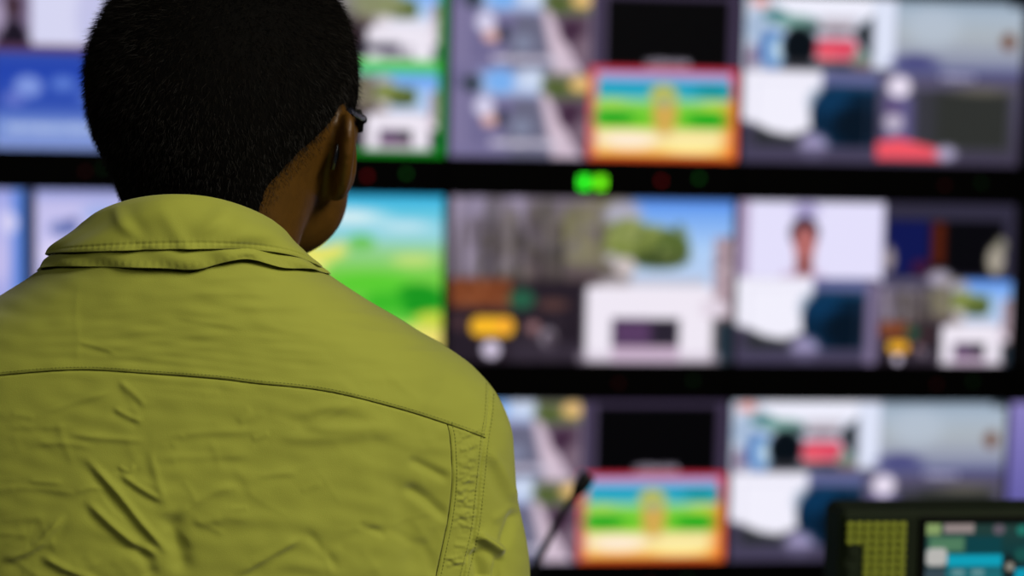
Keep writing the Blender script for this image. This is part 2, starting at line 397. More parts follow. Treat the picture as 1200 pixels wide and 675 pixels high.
def paint_hills(p):
    p.vgrad(175, 222, 530, 428, [(222, (28, 160, 214)), (240, (86, 194, 226)), (275, (150, 212, 222)), (290, (150, 208, 150)), (320, (120, 206, 70)), (372, (90, 200, 60)), (384, (226, 222, 120)), (428, (246, 220, 110))], 1)
    p.ell(410, 252, 44, 9, (214, 238, 244), 8); p.ell(478, 262, 34, 7, (190, 228, 240), 8); p.ell(300, 250, 60, 10, (226, 240, 244), 8)
    p.ell(376, 290, 34, 16, (232, 228, 106), 8); p.ell(382, 280, 18, 6, (110, 200, 220), 6); p.ell(366, 312, 22, 9, (240, 232, 130), 6)
    p.ell(428, 282, 16, 9, (110, 196, 90), 5); p.ell(440, 330, 50, 12, (90, 204, 50), 8); p.ell(490, 302, 26, 8, (190, 222, 120), 6)
    p.ell(496, 348, 30, 18, (24, 150, 30), 6); p.ell(456, 352, 24, 12, (60, 184, 40), 6); p.ell(250, 340, 60, 26, (50, 170, 50), 8)
    p.rect_(300, 384, 530, 428, (240, 224, 116), 6); p.ell(512, 372, 20, 10, (200, 214, 70), 6)
def paint_blue(p):
    p.rect_(-190, -20, 180, 182, (40, 60, 150), 1)
    p.rect_(-180, -16, 0, 68, (70, 90, 150), 2); p.rect_(0, -16, 176, 68, (214, 214, 242), 2)
    p.rect_(2, -16, 46, 68, (120, 104, 136), 6); p.poly([(4, 68), (14, 44), (26, 30), (40, 44), (48, 68)], (26, 20, 34), 5); p.ell(26, 20, 11, 14, (64, 44, 56), 4); p.ell(10, 30, 7, 18, (170, 156, 186), 5)
    p.ell(118, 30, 20, 40, (196, 196, 232), 10); p.rect_(2, 62, 176, 70, (92, 60, 92), 3)
    for x0 in (-178, 3):
        p.vgrad(x0, 70, x0+172, 178, [(70, (52, 78, 170)), (90, (34, 66, 172)), (130, (50, 80, 176)), (150, (124, 150, 214)), (178, (110, 134, 206))], 2)
        p.ell(x0+40, 108, 16, 12, (126, 150, 222), 6); p.ell(x0+80, 104, 14, 8, (90, 122, 208), 6); p.ell(x0+24, 122, 12, 8, (100, 116, 200), 6); p.ell(x0+120, 118, 22, 12, (86, 116, 204), 8)
        p.caption(x0+18, 148, x0+150, 160, (190, 204, 238), 4); p.rect_(x0, 166, x0+172, 178, (140, 158, 214), 4, .6)
    p.rect_(0, 70, 3, 178, (30, 30, 50), 2)
def paint_lavender(p):
    p.rect_(-180, 210, 180, 420, (176, 178, 232), 1)
    p.vgrad(-178, 216, 40, 416, [(216, (150, 158, 226)), (250, (188, 188, 238)), (320, (170, 172, 230)), (416, (150, 158, 220))], 2)
    p.rect_(26, 218, 40, 416, (84, 128, 214), 8); p.ell(22, 256, 9, 12, (214, 210, 244), 5); p.ell(8, 300, 12, 26, (196, 190, 236), 8); p.rect_(-2, 225, 3, 330, (110, 130, 210), 4)
    p.rect_(39, 218, 52, 416, (16, 22, 46), 3)
    p.vgrad(52, 218, 176, 416, [(218, (140, 150, 212)), (234, (196, 192, 236)), (300, (202, 198, 242)), (416, (180, 180, 230))], 2)
    p.ell(84, 262, 16, 9, (112, 124, 184), 5); p.ell(94, 255, 7, 5, (84, 96, 160), 4); p.ell(70, 290, 12, 12, (220, 212, 246), 6); p.ell(128, 244, 22, 10, (160, 176, 232), 8)
def paint_violet(p):
    p.vgrad(0, 0, 100, 60, [(0, (140, 130, 194)), (30, (108, 102, 172)), (60, (80, 78, 146))], 1)
    p.rect_(0, 40, 50, 60, (70, 74, 150), 4); p.ell(30, 20, 14, 10, (190, 180, 226), 6); p.rect_(52, 6, 96, 54, (60, 64, 120), 4)
def paint_off(p): p.rect_(-1, -1, 101, 61, (2, 2, 3), 1)

def picture_grid(name, W, H, fn, rect, material, parent, y=0.0, nx=176, ny=100):
    p = Paint(rect, nx, ny); fn(p)
    xs = np.linspace(0, W, nx); zs = np.linspace(H, 0, ny)
    gx, gz = np.meshgrid(xs, zs)
    V = np.stack([gx.ravel(), np.full(gx.size, y), gz.ravel()], 1)
    i = np.arange(nx*ny).reshape(ny, nx)
    F = np.stack([i[:-1, :-1], i[1:, :-1], i[1:, 1:], i[:-1, 1:]], -1).reshape(-1, 4)
    me = mesh_np(name, V, F)
    a = me.color_attributes.new('picture', 'FLOAT_COLOR', 'POINT')
    c = np.ones((nx*ny, 4), np.float32); c[:, :3] = lin(np.clip(p.C, 0, 255)).reshape(-1, 3)
    a.data.foreach_set('color', c.ravel())
    return link(name, me, material, parent)

# ------------------------------------------------------------------ monitor wall
D = 4.8; PX, PZ, SH = .7557, .5258, .425
XS = .4009                      # seam between second and third column
GAPX = .0085
def seven_seg(mb, x, z, w, h, t, on, y):
    s = {'a': (x, z+h-t, x+w, z+h), 'g': (x, z+h/2-t/2, x+w, z+h/2+t/2), 'd': (x, z, x+w, z+t), 'f': (x, z+h/2, x+t, z+h), 'b': (x+w-t, z+h/2, x+w, z+h), 'e': (x, z, x+t, z+h/2), 'c': (x+w-t, z, x+w, z+h/2)}
    for k in on: a = s[k]; mb.box((a[0], y-.0015, a[1]), (a[2], y, a[3]))
def monitor(r, c, fn, rect, label, red=.735, green=.866, digits=False, dim=False):
    x0 = XS+(c-3)*PX; zb = CAM[2]-.1127+(2-r)*0-(r-1)*PZ   # zb: lower edge of the screen
    strip = PZ-SH-.002
    root = empty('video_monitor', (x0+.001, D, zb-strip), label, 'monitor', 'monitors of the video wall')
    W = PX-.002; H = PZ-.002; g = GAPX/2
    b = MB()                                         # bezel ring and rear housing
    z0, z1 = strip, H; sx0, sx1 = g, W-g
    zt = strip+SH
    b.box((0, 0, strip), (sx0, .06, H)); b.box((sx1, 0, strip), (W, .06, H)); b.box((sx0, 0, zt), (sx1, .06, max(H, zt+.001)))
    b.box((0, .012, strip), (W, .12, H)); b.box((.1, .12, strip+.06), (W-.1, .17, H-.06))
    b.build('bezel', M_black, root)
    o = picture_grid('screen', sx1-sx0, SH, fn, rect, M_screen, root); o.location = (sx0, .004, strip)
    b = MB(); b.box((0, .004, 0), (W, .10, strip-.001), .003); s = b.build('display_strip', M_strip, root)
    zc = strip*.5
    for u, m, nm in ((red, M_red_dim if dim else M_red, 'red_tally_lamp'), (green, M_green_dim if dim else M_green, 'green_tally_lamp')):
        b = MB(); zz = zc+(-.004 if nm[0] == 'r' else .004)
        b.lathe([(.0062, .004), (.0062, .001), (.005, -.001), (.003, -.002), (.0005, -.0022)], (W*u, .001, zz), 16, 'y')
        lp = b.build(nm, m, s, True); lp['label'] = 'round %s indicator lamp' % nm.split('_')[0]
    if digits:
        b = MB(); b.box((W*.5-.05, .001, zc-.031), (W*.5+.042, .005, zc+.016), .001); b.build('digit_window', M_black, s)
        b = MB(); seven_seg(b, W*.5-.036, zc-.026, .024, .03, .007, 'abcdefg', .001); b.build('digit', M_digit, s)['label'] = 'green lit digit'
        b = MB(); seven_seg(b, W*.5+.006, zc-.026, .024, .03, .007, 'abcdefg', .001); b.build('digit', M_digit2, s)['label'] = 'green lit digit'
    return root
UN = (0, 0, 100, 60)
monitor(1, 1, paint_blue, R11, 'wall monitor in the top row left of the head, blue picture below a lavender one', red=.81, dim=True)
monitor(1, 2, paint_green, R12, 'wall monitor edged in bright green, in the top row beside the man\'s ear')
monitor(1, 3, paint_street, R13, 'top-row wall monitor with street views and red-framed cartoon, lit green digits beneath it', digits=True)
monitor(1, 4, paint_car, R14, 'top-row wall monitor with red car picture and grey sky, right of the street-view monitor', dim=True)
monitor(1, 5, paint_off, UN, 'unlit black wall monitor at the right end of the top row', dim=True)
monitor(2, 1, paint_lavender, R21, 'pale lavender wall monitor with a dark vertical bar, in the middle row behind the collar')
monitor(2, 2, paint_hills, R22, 'wall monitor filled by teal sky and green cartoon hills, above the man\'s right shoulder')
monitor(2, 3, paint_gate, R23, 'wall monitor filled by one picture of trees and a white gate building', red=.605, dim=True)
monitor(2, 4, paint_portrait, R24, 'middle-row wall monitor in four pictures, one a portrait on lavender', dim=True)
monitor(2, 5, paint_off, UN, 'unlit black wall monitor at the right end of the middle row', dim=True)
monitor(3, 1, paint_blue, R11, 'bottom-row wall monitor with blue picture, hidden low behind the man\'s back', dim=True)
monitor(3, 2, paint_hills, R22, 'bottom-row wall monitor with green hills, hidden behind the man\'s right shoulder blade', dim=True)
monitor(3, 3, paint_street, R13, 'bottom-row wall monitor with street views and red-framed cartoon, behind the gooseneck microphone', dim=True)
monitor(3, 4, paint_car, R14, 'bottom-row wall monitor with red car picture, partly behind the green control panel', dim=True)
monitor(3, 5, paint_violet, UN, 'violet wall monitor at the right end of the bottom row, above the control panel', dim=True)
ZP = CAM[2]-.1127-2*PZ-(PZ-SH-.002)          # underside of the bottom row
root = empty('base_cabinet', (XS+PX*-.0, D, 0), 'long dark brown cabinet base carrying the monitor wall', 'cabinet')
XA, XB = -2*PX, 3*PX
b = MB(); b.box((XA, -.02, .06), (XB, .2, ZP-.001), .004); b.build('cabinet_body', M_plinth, root)
b = MB(); b.box((XA+.03, .02, 0), (XB-.03, .18, .06)); b.build('toe_kick', M_black, root)
for k in range(5):
    b = MB(); b.box((XA+k*PX+.006, -.036, .075), (XA+(k+1)*PX-.006, -.0205, ZP-.02), .003); d = b.build('door', M_plinth, root)
    b = MB(); b.tube([(XA+(k+.88)*PX, -.036, ZP-.12), (XA+(k+.88)*PX, -.06, ZP-.12), (XA+(k+.88)*PX, -.06, ZP-.22), (XA+(k+.88)*PX, -.036, ZP-.22)], .005, 8); b.build('handle', M_metal, d)

# ------------------------------------------------------------------ desk, control panel, microphone
DX0, DX1, DY0, DY1, DZ = -1.3, 1.5, 1.68, 2.5, .75
root = empty('desk', (.1, 2.17, 0), 'long dark operator desk in front of the monitor wall, below the frame', 'desk')
def rel(o, p): return tuple(np.array(p)-np.array(o.location))
b = MB(); b.box(rel(root, (DX0, DY0, DZ-.03)), rel(root, (DX1, DY1, DZ)), .004); b.build('desk_top', M_desk, root)
for x in (DX0+.04, DX1-.07):
    b = MB(); b.box(rel(root, (x, DY0+.06, 0)), rel(root, (x+.03, DY1-.06, DZ-.03)), .003); b.build('side_panel', M_desk, root)
b = MB(); b.box(rel(root, (DX0+.07, DY1-.12, .2)), rel(root, (DX1-.07, DY1-.1, DZ-.03))); b.build('modesty_panel', M_desk, root)

PY = 1.80                                               # control panel stands here
pc = at(986, 599, PY)                                   # its upper left front corner
PW, PH = .42, .33; sc_ = PY/FPX                         # metres per photo pixel there
proot = empty('control_panel', (pc[0], PY, DZ), 'dark olive control panel with key grid and teal screen on the desk', 'control panel')
zt = pc[2]-DZ; zb = zt-PH
b = MB(); b.box((0, 0, zb), (PW, .06, zt), .006); case = b.build('casing', M_panel, proot)
# raised rims round the key field and the display
b = MB()
def ring(mb, x0, z0, x1, z1, t, y0, y1):
    mb.box((x0, y0, z0), (x0+t, y1, z1), .0008); mb.box((x1-t, y0, z0), (x1, y1, z1), .0008); mb.box((x0+t, y0, z1-t), (x1-t, y1, z1), .0008); mb.box((x0+t, y0, z0), (x1-t, y1, z0+t), .0008)
u = lambda px: (px-975)*sc_
vz = lambda py: zt-(py-592)*sc_
ring(b, u(1075), vz(880), u(1075)+.25, vz(600), .006, -.004, .002); b.build('screen_rim', M_black, proot)
def paint_panel(p):
    """written for photo pixels 1078..1300, 603..760"""
    p.rect_(1070, 600, 1310, 770, (10, 44, 48), 1)
    p.vgrad(1078, 603, 1302, 640, [(603, (26, 50, 46)), (612, (34, 66, 62)), (640, (6, 62, 66))], 2)
    p.rect_(1080, 606, 1099, 620, (150, 176, 112), 2); p.rect_(1102, 607, 1136, 618, (160, 146, 144), 2); p.rect_(1086, 622, 1126, 638, (88, 138, 104), 4)
    p.rect_(1128, 622, 1168, 640, (0, 70, 78), 3); p.ell(1164, 614, 7, 6, (104, 96, 108), 2); p.ell(1190, 615, 6, 6, (30, 130, 116), 2)
    p.rect_(1083, 634, 1107, 654, (206, 204, 200), 3, 1, 6); p.rect_(1107, 641, 1169, 655, (0, 176, 204), 2)
    p.rect_(1080, 657, 1106, 700, (60, 80, 90), 2); p.rect_(1106, 656, 1170, 720, (26, 116, 126), 2)
    for i, x in enumerate((1113, 1135)):
        for k in range(5): p.rect_(x, 658+k*10, x+14, 664+k*10, (118, 168, 172), 2)
    p.ell(1178, 655, 9, 10, (8, 18, 20), 2); p.ell(1178, 655, 5, 5, (160, 156, 144), 2)
    p.ell(1192, 642, 10, 8, (20, 90, 84), 4); p.rect_(1184, 657, 1300, 674, (0, 170, 200), 2); p.rect_(1184, 676, 1300, 720, (24, 100, 110), 3)
    p.rect_(1210, 608, 1290, 650, (12, 84, 86), 3); p.rect_(1080, 725, 1300, 755, (20, 60, 66), 3)
    p.caption(1216, 614, 1280, 622, (120, 160, 150), 2)
o = picture_grid('screen', .25-.012, .20, paint_panel, (1078, 603, 1335, 818), M_pscreen, proot, nx=150, ny=126)
o.location = (u(1078), -.001, vz(603)-.20)
# keys: step-shaped field, four full rows then narrower rows
key = MB(); key.box((-.0034, -.0035, -.0028), (.0034, .0005, .0028), .001); k0 = None
for rrow in range(13):
    for ccol in range(7):
        if rrow >= 3 and ccol < 2: continue
        if k0 is None: k0 = key.build('key', M_key, proot); ko = k0
        else: ko = k0.copy(); COL.objects.link(ko)
        ko.location = (u(986.5+ccol*11), -.0002, vz(609+rrow*10)); ko.parent = proot
for row_ in range(2):
    b = MB(); b.box((u(984), -.003, vz(650+row_*30)), (u(996), .0005, vz(630+row_*30)), .001); b.build('blank_key', M_panel, proot)
b = MB(); b.box((.1, .02, .015), (PW-.1, .045, zb+.03), .003); b.build('neck', M_black, proot)
b = MB(); b.box((.04, -.06, 0), (PW-.04, .14, .016), .004); b.build('foot', M_black, proot)

MY = 2.15
pts = [at(*q, MY) for q in ((618, 700), (628, 662), (640, 638), (652, 613), (664, 594), (674, 580))]
tip = [at(*q, MY) for q in ((673, 581), (680, 571), (686, 562), (690, 556))]
base = np.array([pts[0][0]-.03, MY, DZ])
mroot = empty('gooseneck_microphone', base, 'thin black gooseneck microphone leaning right in front of the bottom-row monitor', 'microphone')
b = MB(); b.lathe([(.05, 0), (.05, .012), (.042, .022), (.014, .028), (.011, .05)], n=28); b.build('base', M_mic, mroot, True)
ctrl = [base+np.array([0, 0, .045]), base+np.array([.0, 0, .15]), base+np.array([.012, 0, .25])]+pts
def catmull(P, n=8):
    P = [np.array(q, float) for q in P]; P = [2*P[0]-P[1]]+P+[2*P[-1]-P[-2]]; out = []
    for i in range(1, len(P)-2):
        for k in range(n):
            t = k/n; a, b_, c, d = P[i-1:i+3]
            out.append(.5*((2*b_)+(-a+c)*t+(2*a-5*b_+4*c-d)*t*t+(-a+3*b_-3*c+d)*t**3))
    return out+[P[-2]]
b = MB(); b.tube([q-base for q in catmull(ctrl)], .0042, 10); b.build('gooseneck', M_mic, mroot, True)
tp = catmull(tip, 6); n_ = len(tp)
b = MB(); b.tube([q-base for q in tp], [.0045+.0048*min(1, 3*i/n_)*(1 if i < n_-2 else .72) for i in range(n_)], 14); b.build('capsule', M_mic, mroot, True)

# ------------------------------------------------------------------ signed-distance modelling
class Field:
    def __init__(s, lo, hi, h):
        s.lo = np.array(lo, float); s.h = h
        s.n = np.ceil((np.array(hi)-s.lo)/h).astype(int)+1
        s.f = np.full(s.n, .06, np.float32)
        s.ax = [(s.lo[i]+h*np.arange(s.n[i])).astype(np.float32) for i in range(3)]
    def sl(s, lo, hi):
        a = [max(0, int((lo[i]-s.lo[i])/s.h)) for i in range(3)]; b = [min(s.n[i], int((hi[i]-s.lo[i])/s.h)+2) for i in range(3)]
        return tuple(slice(a[i], max(a[i], b[i])) for i in range(3))
    def pts(s, S): return (s.ax[0][S[0]][:, None, None], s.ax[1][S[1]][None, :, None], s.ax[2][S[2]][None, None, :])
    def add(s, fn, lo, hi, k=.0, op='u'):
        m = k+.03; S = s.sl(np.array(lo)-m, np.array(hi)+m)
        if any(q.stop <= q.start for q in S): return
        X, Y, Z = s.pts(S); d = np.asarray(fn(X, Y, Z), np.float32); g = s.f[S]
        if op == 'u': s.f[S] = smin(g, d, k)
        else: s.f[S] = -smin(-g, d, k)
    def mesh(s):
        g = openvdb.FloatGrid(); g.background = .06
        g.copyFromArray(np.ascontiguousarray(np.clip(s.f, -.06, .06)))
        g.transform = openvdb.createLinearTransform(voxelSize=s.h)
        P, Q = g.convertToQuads(0.0)
        P = np.asarray(P, np.float64)+s.lo; Q = np.asarray(Q, np.int64)
        n = vnormals(P, Q); c = P.mean(0)
        if ((P-c)*n).sum(1).mean() < 0: Q = Q[:, ::-1]
        return P, Q
def smin(a, b, k):
    if k <= 0: return np.minimum(a, b)
    h = np.maximum(k-np.abs(a-b), 0)/k
    return np.minimum(a, b)-h*h*k*.25
def vnormals(P, Q):
    if Q.shape[1] == 4: fn = np.cross(P[Q[:, 2]]-P[Q[:, 0]], P[Q[:, 3]]-P[Q[:, 1]])
    else: fn = np.cross(P[Q[:, 1]]-P[Q[:, 0]], P[Q[:, 2]]-P[Q[:, 0]])
    n = np.zeros_like(P)
    for k in range(Q.shape[1]):
        for a in range(3): n[:, a] += np.bincount(Q[:, k], fn[:, a], len(P))
    return n/(np.linalg.norm(n, axis=1, keepdims=True)+1e-12)
def smooth_np(P, Q, it, lam=.5, taubin=True):
    k = Q.shape[1]
    e = np.concatenate([Q[:, [i, (i+1) % k]] for i in range(k)]); e = np.unique(np.sort(e, 1), axis=0)
    deg = np.bincount(e.ravel(), minlength=len(P))[:, None]+1e-9
    def lap(P):
        s = np.zeros_like(P)
        for a in range(3): s[:, a] = np.bincount(e[:, 0], P[e[:, 1], a], len(P))+np.bincount(e[:, 1], P[e[:, 0], a], len(P))
        return s/deg-P
    for _ in range(it):
        P = P+lam*lap(P)
        if taubin: P = P-(lam+.03)*lap(P)
    return P
def subdivide_np(P, Q, sel):
    """split the selected quads in four"""
    A = Q[sel]; e = np.concatenate([A[:, [i, (i+1) % 4]] for i in range(4)]); e = np.sort(e, 1)
    ue, inv = np.unique(e, axis=0, return_inverse=True); inv = inv.ravel()
    n = len(P); m = len(A); mid = (P[ue[:, 0]]+P[ue[:, 1]])/2; cen = P[A].mean(1)
    E = [n+inv[i*m:(i+1)*m] for i in range(4)]; c = n+len(ue)+np.arange(m)
    new = np.concatenate([np.stack([A[:, i], E[i], c, E[i-1]], 1) for i in range(4)])
    return np.concatenate([P, mid, cen]), np.concatenate([Q[~sel], new]), np.r_[np.zeros(len(Q)-m, bool), np.ones(4*m, bool)]
def ellipsoid(c, r, Rm=None):
    c = np.array(c, np.float32)
    def fn(X, Y, Z):
        x, y, z = X-c[0], Y-c[1], Z-c[2]
        if Rm is not None:
            x, y, z = (Rm[0][0]*x+Rm[0][1]*y+Rm[0][2]*z, Rm[1][0]*x+Rm[1][1]*y+Rm[1][2]*z, Rm[2][0]*x+Rm[2][1]*y+Rm[2][2]*z)
        k0 = np.sqrt((x/r[0])**2+(y/r[1])**2+(z/r[2])**2); k1 = np.sqrt((x/r[0]**2)**2+(y/r[1]**2)**2+(z/r[2]**2)**2)+1e-6
        return k0*(k0-1)/k1
    return fn
def cone(a, b, ra, rb):
    a = np.array(a, np.float32); b = np.array(b, np.float32); d = b-a; L2 = float(d@d)
    def fn(X, Y, Z):
        x, y, z = X-a[0], Y-a[1], Z-a[2]
        t = np.clip((x*d[0]+y*d[1]+z*d[2])/L2, 0, 1)
        return np.sqrt((x-t*d[0])**2+(y-t*d[1])**2+(z-t*d[2])**2)-(ra+(rb-ra)*t)
    return fn
def add_cone(F, a, b, ra, rb, k=.0, sides=(1,), op='u'):
    for s in sides:
        A = (a[0]*s, a[1], a[2]); B = (b[0]*s, b[1], b[2]); m = max(ra, rb)
        F.add(cone(A, B, ra, rb), np.minimum(A, B)-m, np.maximum(A, B)+m, k, op)
def add_ell(F, c, r, k=.0, sides=(1,), op='u'):
    for s in sides:
        C = (c[0]*s, c[1], c[2]); F.add(ellipsoid(C, r), np.array(C)-np.array(r), np.array(C)+np.array(r), k, op)

# ------------------------------------------------------------------ the man
MYY = 1.32
MX = float(at(219, 300, MYY)[0])
person = empty('person', (MX, MYY, 0), 'man seen from behind in an olive green work shirt, watching the monitor wall', 'person')
OFF = np.array([MX, MYY, 0])
HC = np.array([.034, .018, 1.594]); HYAW = math.radians(23); HTILT = math.radians(19)        # head centre at the ears, turned right
ch, sh = math.cos(HYAW), math.sin(HYAW)
_ct, _st = math.cos(HTILT), math.sin(HTILT)
HROT = np.array([[1, 0, 0], [0, _ct, _st], [0, -_st, _ct]])@np.array([[ch, -sh, 0], [sh, ch, 0], [0, 0, 1]])           # body -> head axes
def h2b(p): return HROT.T@np.array(p)+HC
class HeadSDF:
    """head in its own axes: x right, y to the face, z up; origin between the ears"""
    def skull(s, x, y, z):
        d = ellipsoid((0, -.006, .040), (.0812, .101, .094))(x, y, z)
        d = smin(d, ellipsoid((0, .034, -.020), (.058, .064, .076))(x, y, z), .035)
        d = smin(d, ellipsoid((0, .043, -.054), (.045, .044, .033))(x, y, z), .03)          # jaw
        d = smin(d, ellipsoid((0, -.046, -.03), (.052, .042, .056))(x, y, z), .03)           # occiput
        return d
    def full(s, x, y, z):
        d = s.skull(x, y, z)
        d = smin(d, cone((-.030, .03, -.058), (0, .078, -.080), .02, .016)(x, y, z), .025)
        d = smin(d, cone((.030, .03, -.058), (0, .078, -.080), .02, .016)(x, y, z), .025)   # mandible, chin
        d = smin(d, cone((0, .094, .02), (0, .112, -.022), .007, .0115)(x, y, z), .014)     # nose
        ax = np.abs(x)
        d = smin(d, ellipsoid((.012, .098, -.026), (.008, .011, .007))(ax, y, z), .008)
        d = smin(d, ellipsoid((.03, .082, .03), (.026, .012, .008))(ax, y, z), .018)        # brow
        d = smin(d, ellipsoid((.040, .062, -.012), (.02, .022, .014))(ax, y, z), .02)        # cheek bone
        d = -smin(-d, ellipsoid((.032, .097, .01), (.018, .016, .012))(ax, y, z), .012)      # eye socket
        d = smin(d, ellipsoid((.031, .074, .01), (.0125, .0125, .0115))(ax, y, z), .002)     # eyeball
        d = smin(d, ellipsoid((.031, .0805, .0165), (.015, .008, .004))(ax, y, z), .004)     # lid
        d = smin(d, ellipsoid((0, .092, -.046), (.025, .011, .006))(x, y, z), .006)
        d = smin(d, ellipsoid((0, .090, -.057), (.022, .011, .007))(x, y, z), .006)          # lips
        d = -smin(-d, ellipsoid((0, .104, -.0512), (.024, .008, .0012))(x, y, z), .003)
        # ears: a leaned dish with rim and lobe
        a = math.radians(28); ca, sa = math.cos(a), math.sin(a)
        ex, ey, ez = ax-.0795-.2*z, y+.004, z+.004
        u_ = ca*ex+sa*ey; v_ = -sa*ex+ca*ey                       # u_: out of the dish, v_: along it
        tl = math.radians(12); w1 = math.cos(tl)*v_+math.sin(tl)*ez; w2 = -math.sin(tl)*v_+math.cos(tl)*ez
        q = ellipsoid((0, -.004, .002), (.0075, .0195, .033))(u_, w1, w2)
        q = smin(q, ellipsoid((0, .004, -.026), (.007, .011, .012))(u_, w1, w2), .008)
        q = -smin(-q, ellipsoid((.0075, .0, .004), (.0065, .012, .021))(u_, w1, w2), .004)
        d = smin(d, q, .010); d = smin(d, ellipsoid((.073, .002, -.004), (.013, .010, .027))(ax, y, z), .008)
        return d
HEAD = HeadSDF()
def head_fn(method):
    def fn(X, Y, Z):
        x, y, z = X-HC[0], Y-HC[1], Z-HC[2]
        m = HROT
        return method(m[0, 0]*x+m[0, 1]*y+m[0, 2]*z, m[1, 0]*x+m[1, 1]*y+m[1, 2]*z, m[2, 0]*x+m[2, 1]*y+m[2, 2]*z)
    return fn

NK0 = (.0, -.022, 1.43); NK1 = (.0255, -.010, 1.56)
B = Field((-.33, -.20, -.01), (.33, .30, 1.75), .003)
B.add(head_fn(HEAD.full), HC-.13, HC+.145, 0)
add_cone(B, NK0, NK1, .057, .0495, .02)
add_cone(B, (.06, -.02, 1.462), (.012, -.02, 1.52), .028, .035, .03); add_cone(B, (-.06, -.02, 1.462), (.008, -.02, 1.52), .028, .035, .03)
LR = (1, -1)
for s in LR:
    add_cone(B, (s*.02, -.012, 1.43), (s*.15, -.008, 1.395), .05, .042, .04)      # shoulder girdle
add_ell(B, (0, -.012, 1.28), (.15, .098, .17), .05); add_ell(B, (0, -.0, 1.06), (.135, .09, .16), .06); add_ell(B, (0, 0, .93), (.155, .1, .11), .06)
add_cone(B, (.165, -.006, 1.385), (.205, -.02, 1.11), .048, .038, .03, LR); add_cone(B, (.205, -.02, 1.11), (.22, .045, .86), .038, .025, .02, LR)
add_cone(B, (.09, 0, .9), (.095, .012, .5), .078, .052, .04, LR); add_cone(B, (.095, .012, .5), (.1, -.015, .09), .053, .036, .03, LR)
add_cone(B, (.1, -.03, .035), (.115, .13, .028), .036, .03, .02, LR)
# hands: palm, four unequal curled fingers, thumb
add_cone(B, (.22, .046, .86), (.222, .056, .80), .024, .03, .015, LR); add_ell(B, (.222, .058, .79), (.016, .036, .046), .01, LR)
for i, (oy, L) in enumerate(((.034, .072), (.012, .08), (-.01, .074), (-.03, .058))):
    p0 = (.222, .058+oy*.85, .765); p1 = (.219, .066+oy*.95, .765-L*.5); p2 = (.207, .072+oy*.95, .765-L*.82); p3 = (.195, .072+oy*.95, .765-L*.98)
    add_cone(B, p0, p1, .0095, .0088, .006, LR); add_cone(B, p1, p2, .0088, .0078, .002, LR); add_cone(B, p2, p3, .0078, .007, .002, LR)
add_cone(B, (.215, .083, .815), (.205, .108, .785), .012, .0105, .008, LR); add_cone(B, (.205, .108, .785), (.198, .116, .755), .0105, .0085, .002, LR)
P, Q = B.mesh(); P = smooth_np(P, Q, 3)
body = link('body', mesh_np('body', P, Q), M_skin, person, True)
BP = P[(P[:, 2] > 1.49)]
del B

# ---- hair: close-cropped cap over the skull plus short strands
HA = [-180, -150, -126, -112, -108, -100, -86, -78, -68, -56, -40, 0, 20, 30, 37, 47, 57, 70, 80, 88, 100, 108, 112, 126, 150, 180]
HZ = [.088, .084, .062, .03, 0, .03, .034, .02, .0, -.03, -.085, -.1, -.06, -.025, -.002, .009, .017, .022, .026, .031, .03, .0, .03, .062, .084, .088]
NKH = cone(HROT@(np.array(NK0)-HC), HROT@(np.array(NK1)-HC), .057, .0495)
def hair_fn(x, y, z):
    d = smin(HEAD.skull(x, y, z), NKH(x, y, z), .02)
    phi = np.degrees(np.arctan2(x, -(y+.005)))
    line = np.interp(phi, HA, HZ).astype(np.float32)
    thick = .004+.006*np.clip((z+.02)/.1, 0, 1)
    thick = thick*np.clip((z-line)/.03+.15, .1, 1)
    return np.maximum(d-thick, np.maximum((line-z)*.8, -d-.012))
Hf = Field(HC-np.array([.125, .125, .105]), HC+np.array([.125, .125, .155]), .0026)
Hf.add(head_fn(hair_fn), HC-.13, HC+.16, 0)
P, Q = Hf.mesh(); P = smooth_np(P, Q, 2)
hair = link('hair', mesh_np('hair', P, Q), M_hair, person, True)
N = vnormals(P, Q)
c = P[Q].mean(1); n = N[Q].mean(1); n /= np.linalg.norm(n, axis=1, keepdims=True)+1e-9
hl = (c-HC)@HROT.T
ar = np.linalg.norm(np.cross(P[Q[:, 2]]-P[Q[:, 0]], P[Q[:, 3]]-P[Q[:, 1]]), axis=1)
outward = ((c-(HC+np.array([0, 0, .03])))*n).sum(1) > .03
w = ar*outward; w = w/w.sum()
NS = 42000
ix = rng.choice(len(Q), NS, p=w); uv = rng.random((NS, 2))
p4 = P[Q[ix]]; base_ = (p4[:, 0]*(1-uv[:, :1])+p4[:, 1]*uv[:, :1])*(1-uv[:, 1:])+(p4[:, 3]*(1-uv[:, :1])+p4[:, 2]*uv[:, :1])*uv[:, 1:]
nn = n[ix]; zz = (base_-HC)[:, 2]
flow = np.stack([np.zeros(NS), np.zeros(NS), -np.ones(NS)], 1)+.35*rng.normal(size=(NS, 3)); flow -= nn*(flow*nn).sum(1, keepdims=True)
flow /= np.linalg.norm(flow, axis=1, keepdims=True)+1e-9
dirn = nn*.55+flow*.75+.22*rng.normal(size=(NS, 3)); dirn /= np.linalg.norm(dirn, axis=1, keepdims=True)
ln = (.0035+.0055*np.clip((zz+.05)/.12, 0, 1))*rng.uniform(.6, 1.2, NS)
bp = BP[rng.integers(0, len(BP), 400000)]+rng.normal(size=(400000, 3))*.0012
bl = (bp-HC)@HROT.T
bz = np.interp(np.degrees(np.arctan2(bl[:, 0], -(bl[:, 1]+.005))), HA, HZ)-bl[:, 2]          # depth below the hairline
keep = (bz > -.004) & (rng.random(len(bp)) < np.clip(1-bz/.020, 0, 1)**1.6*.5) & (bl[:, 1] < .0) & (np.abs(bl[:, 0]) < .078) & (bl[:, 2] > -.12)
bp = bp[keep]; nb = len(bp)
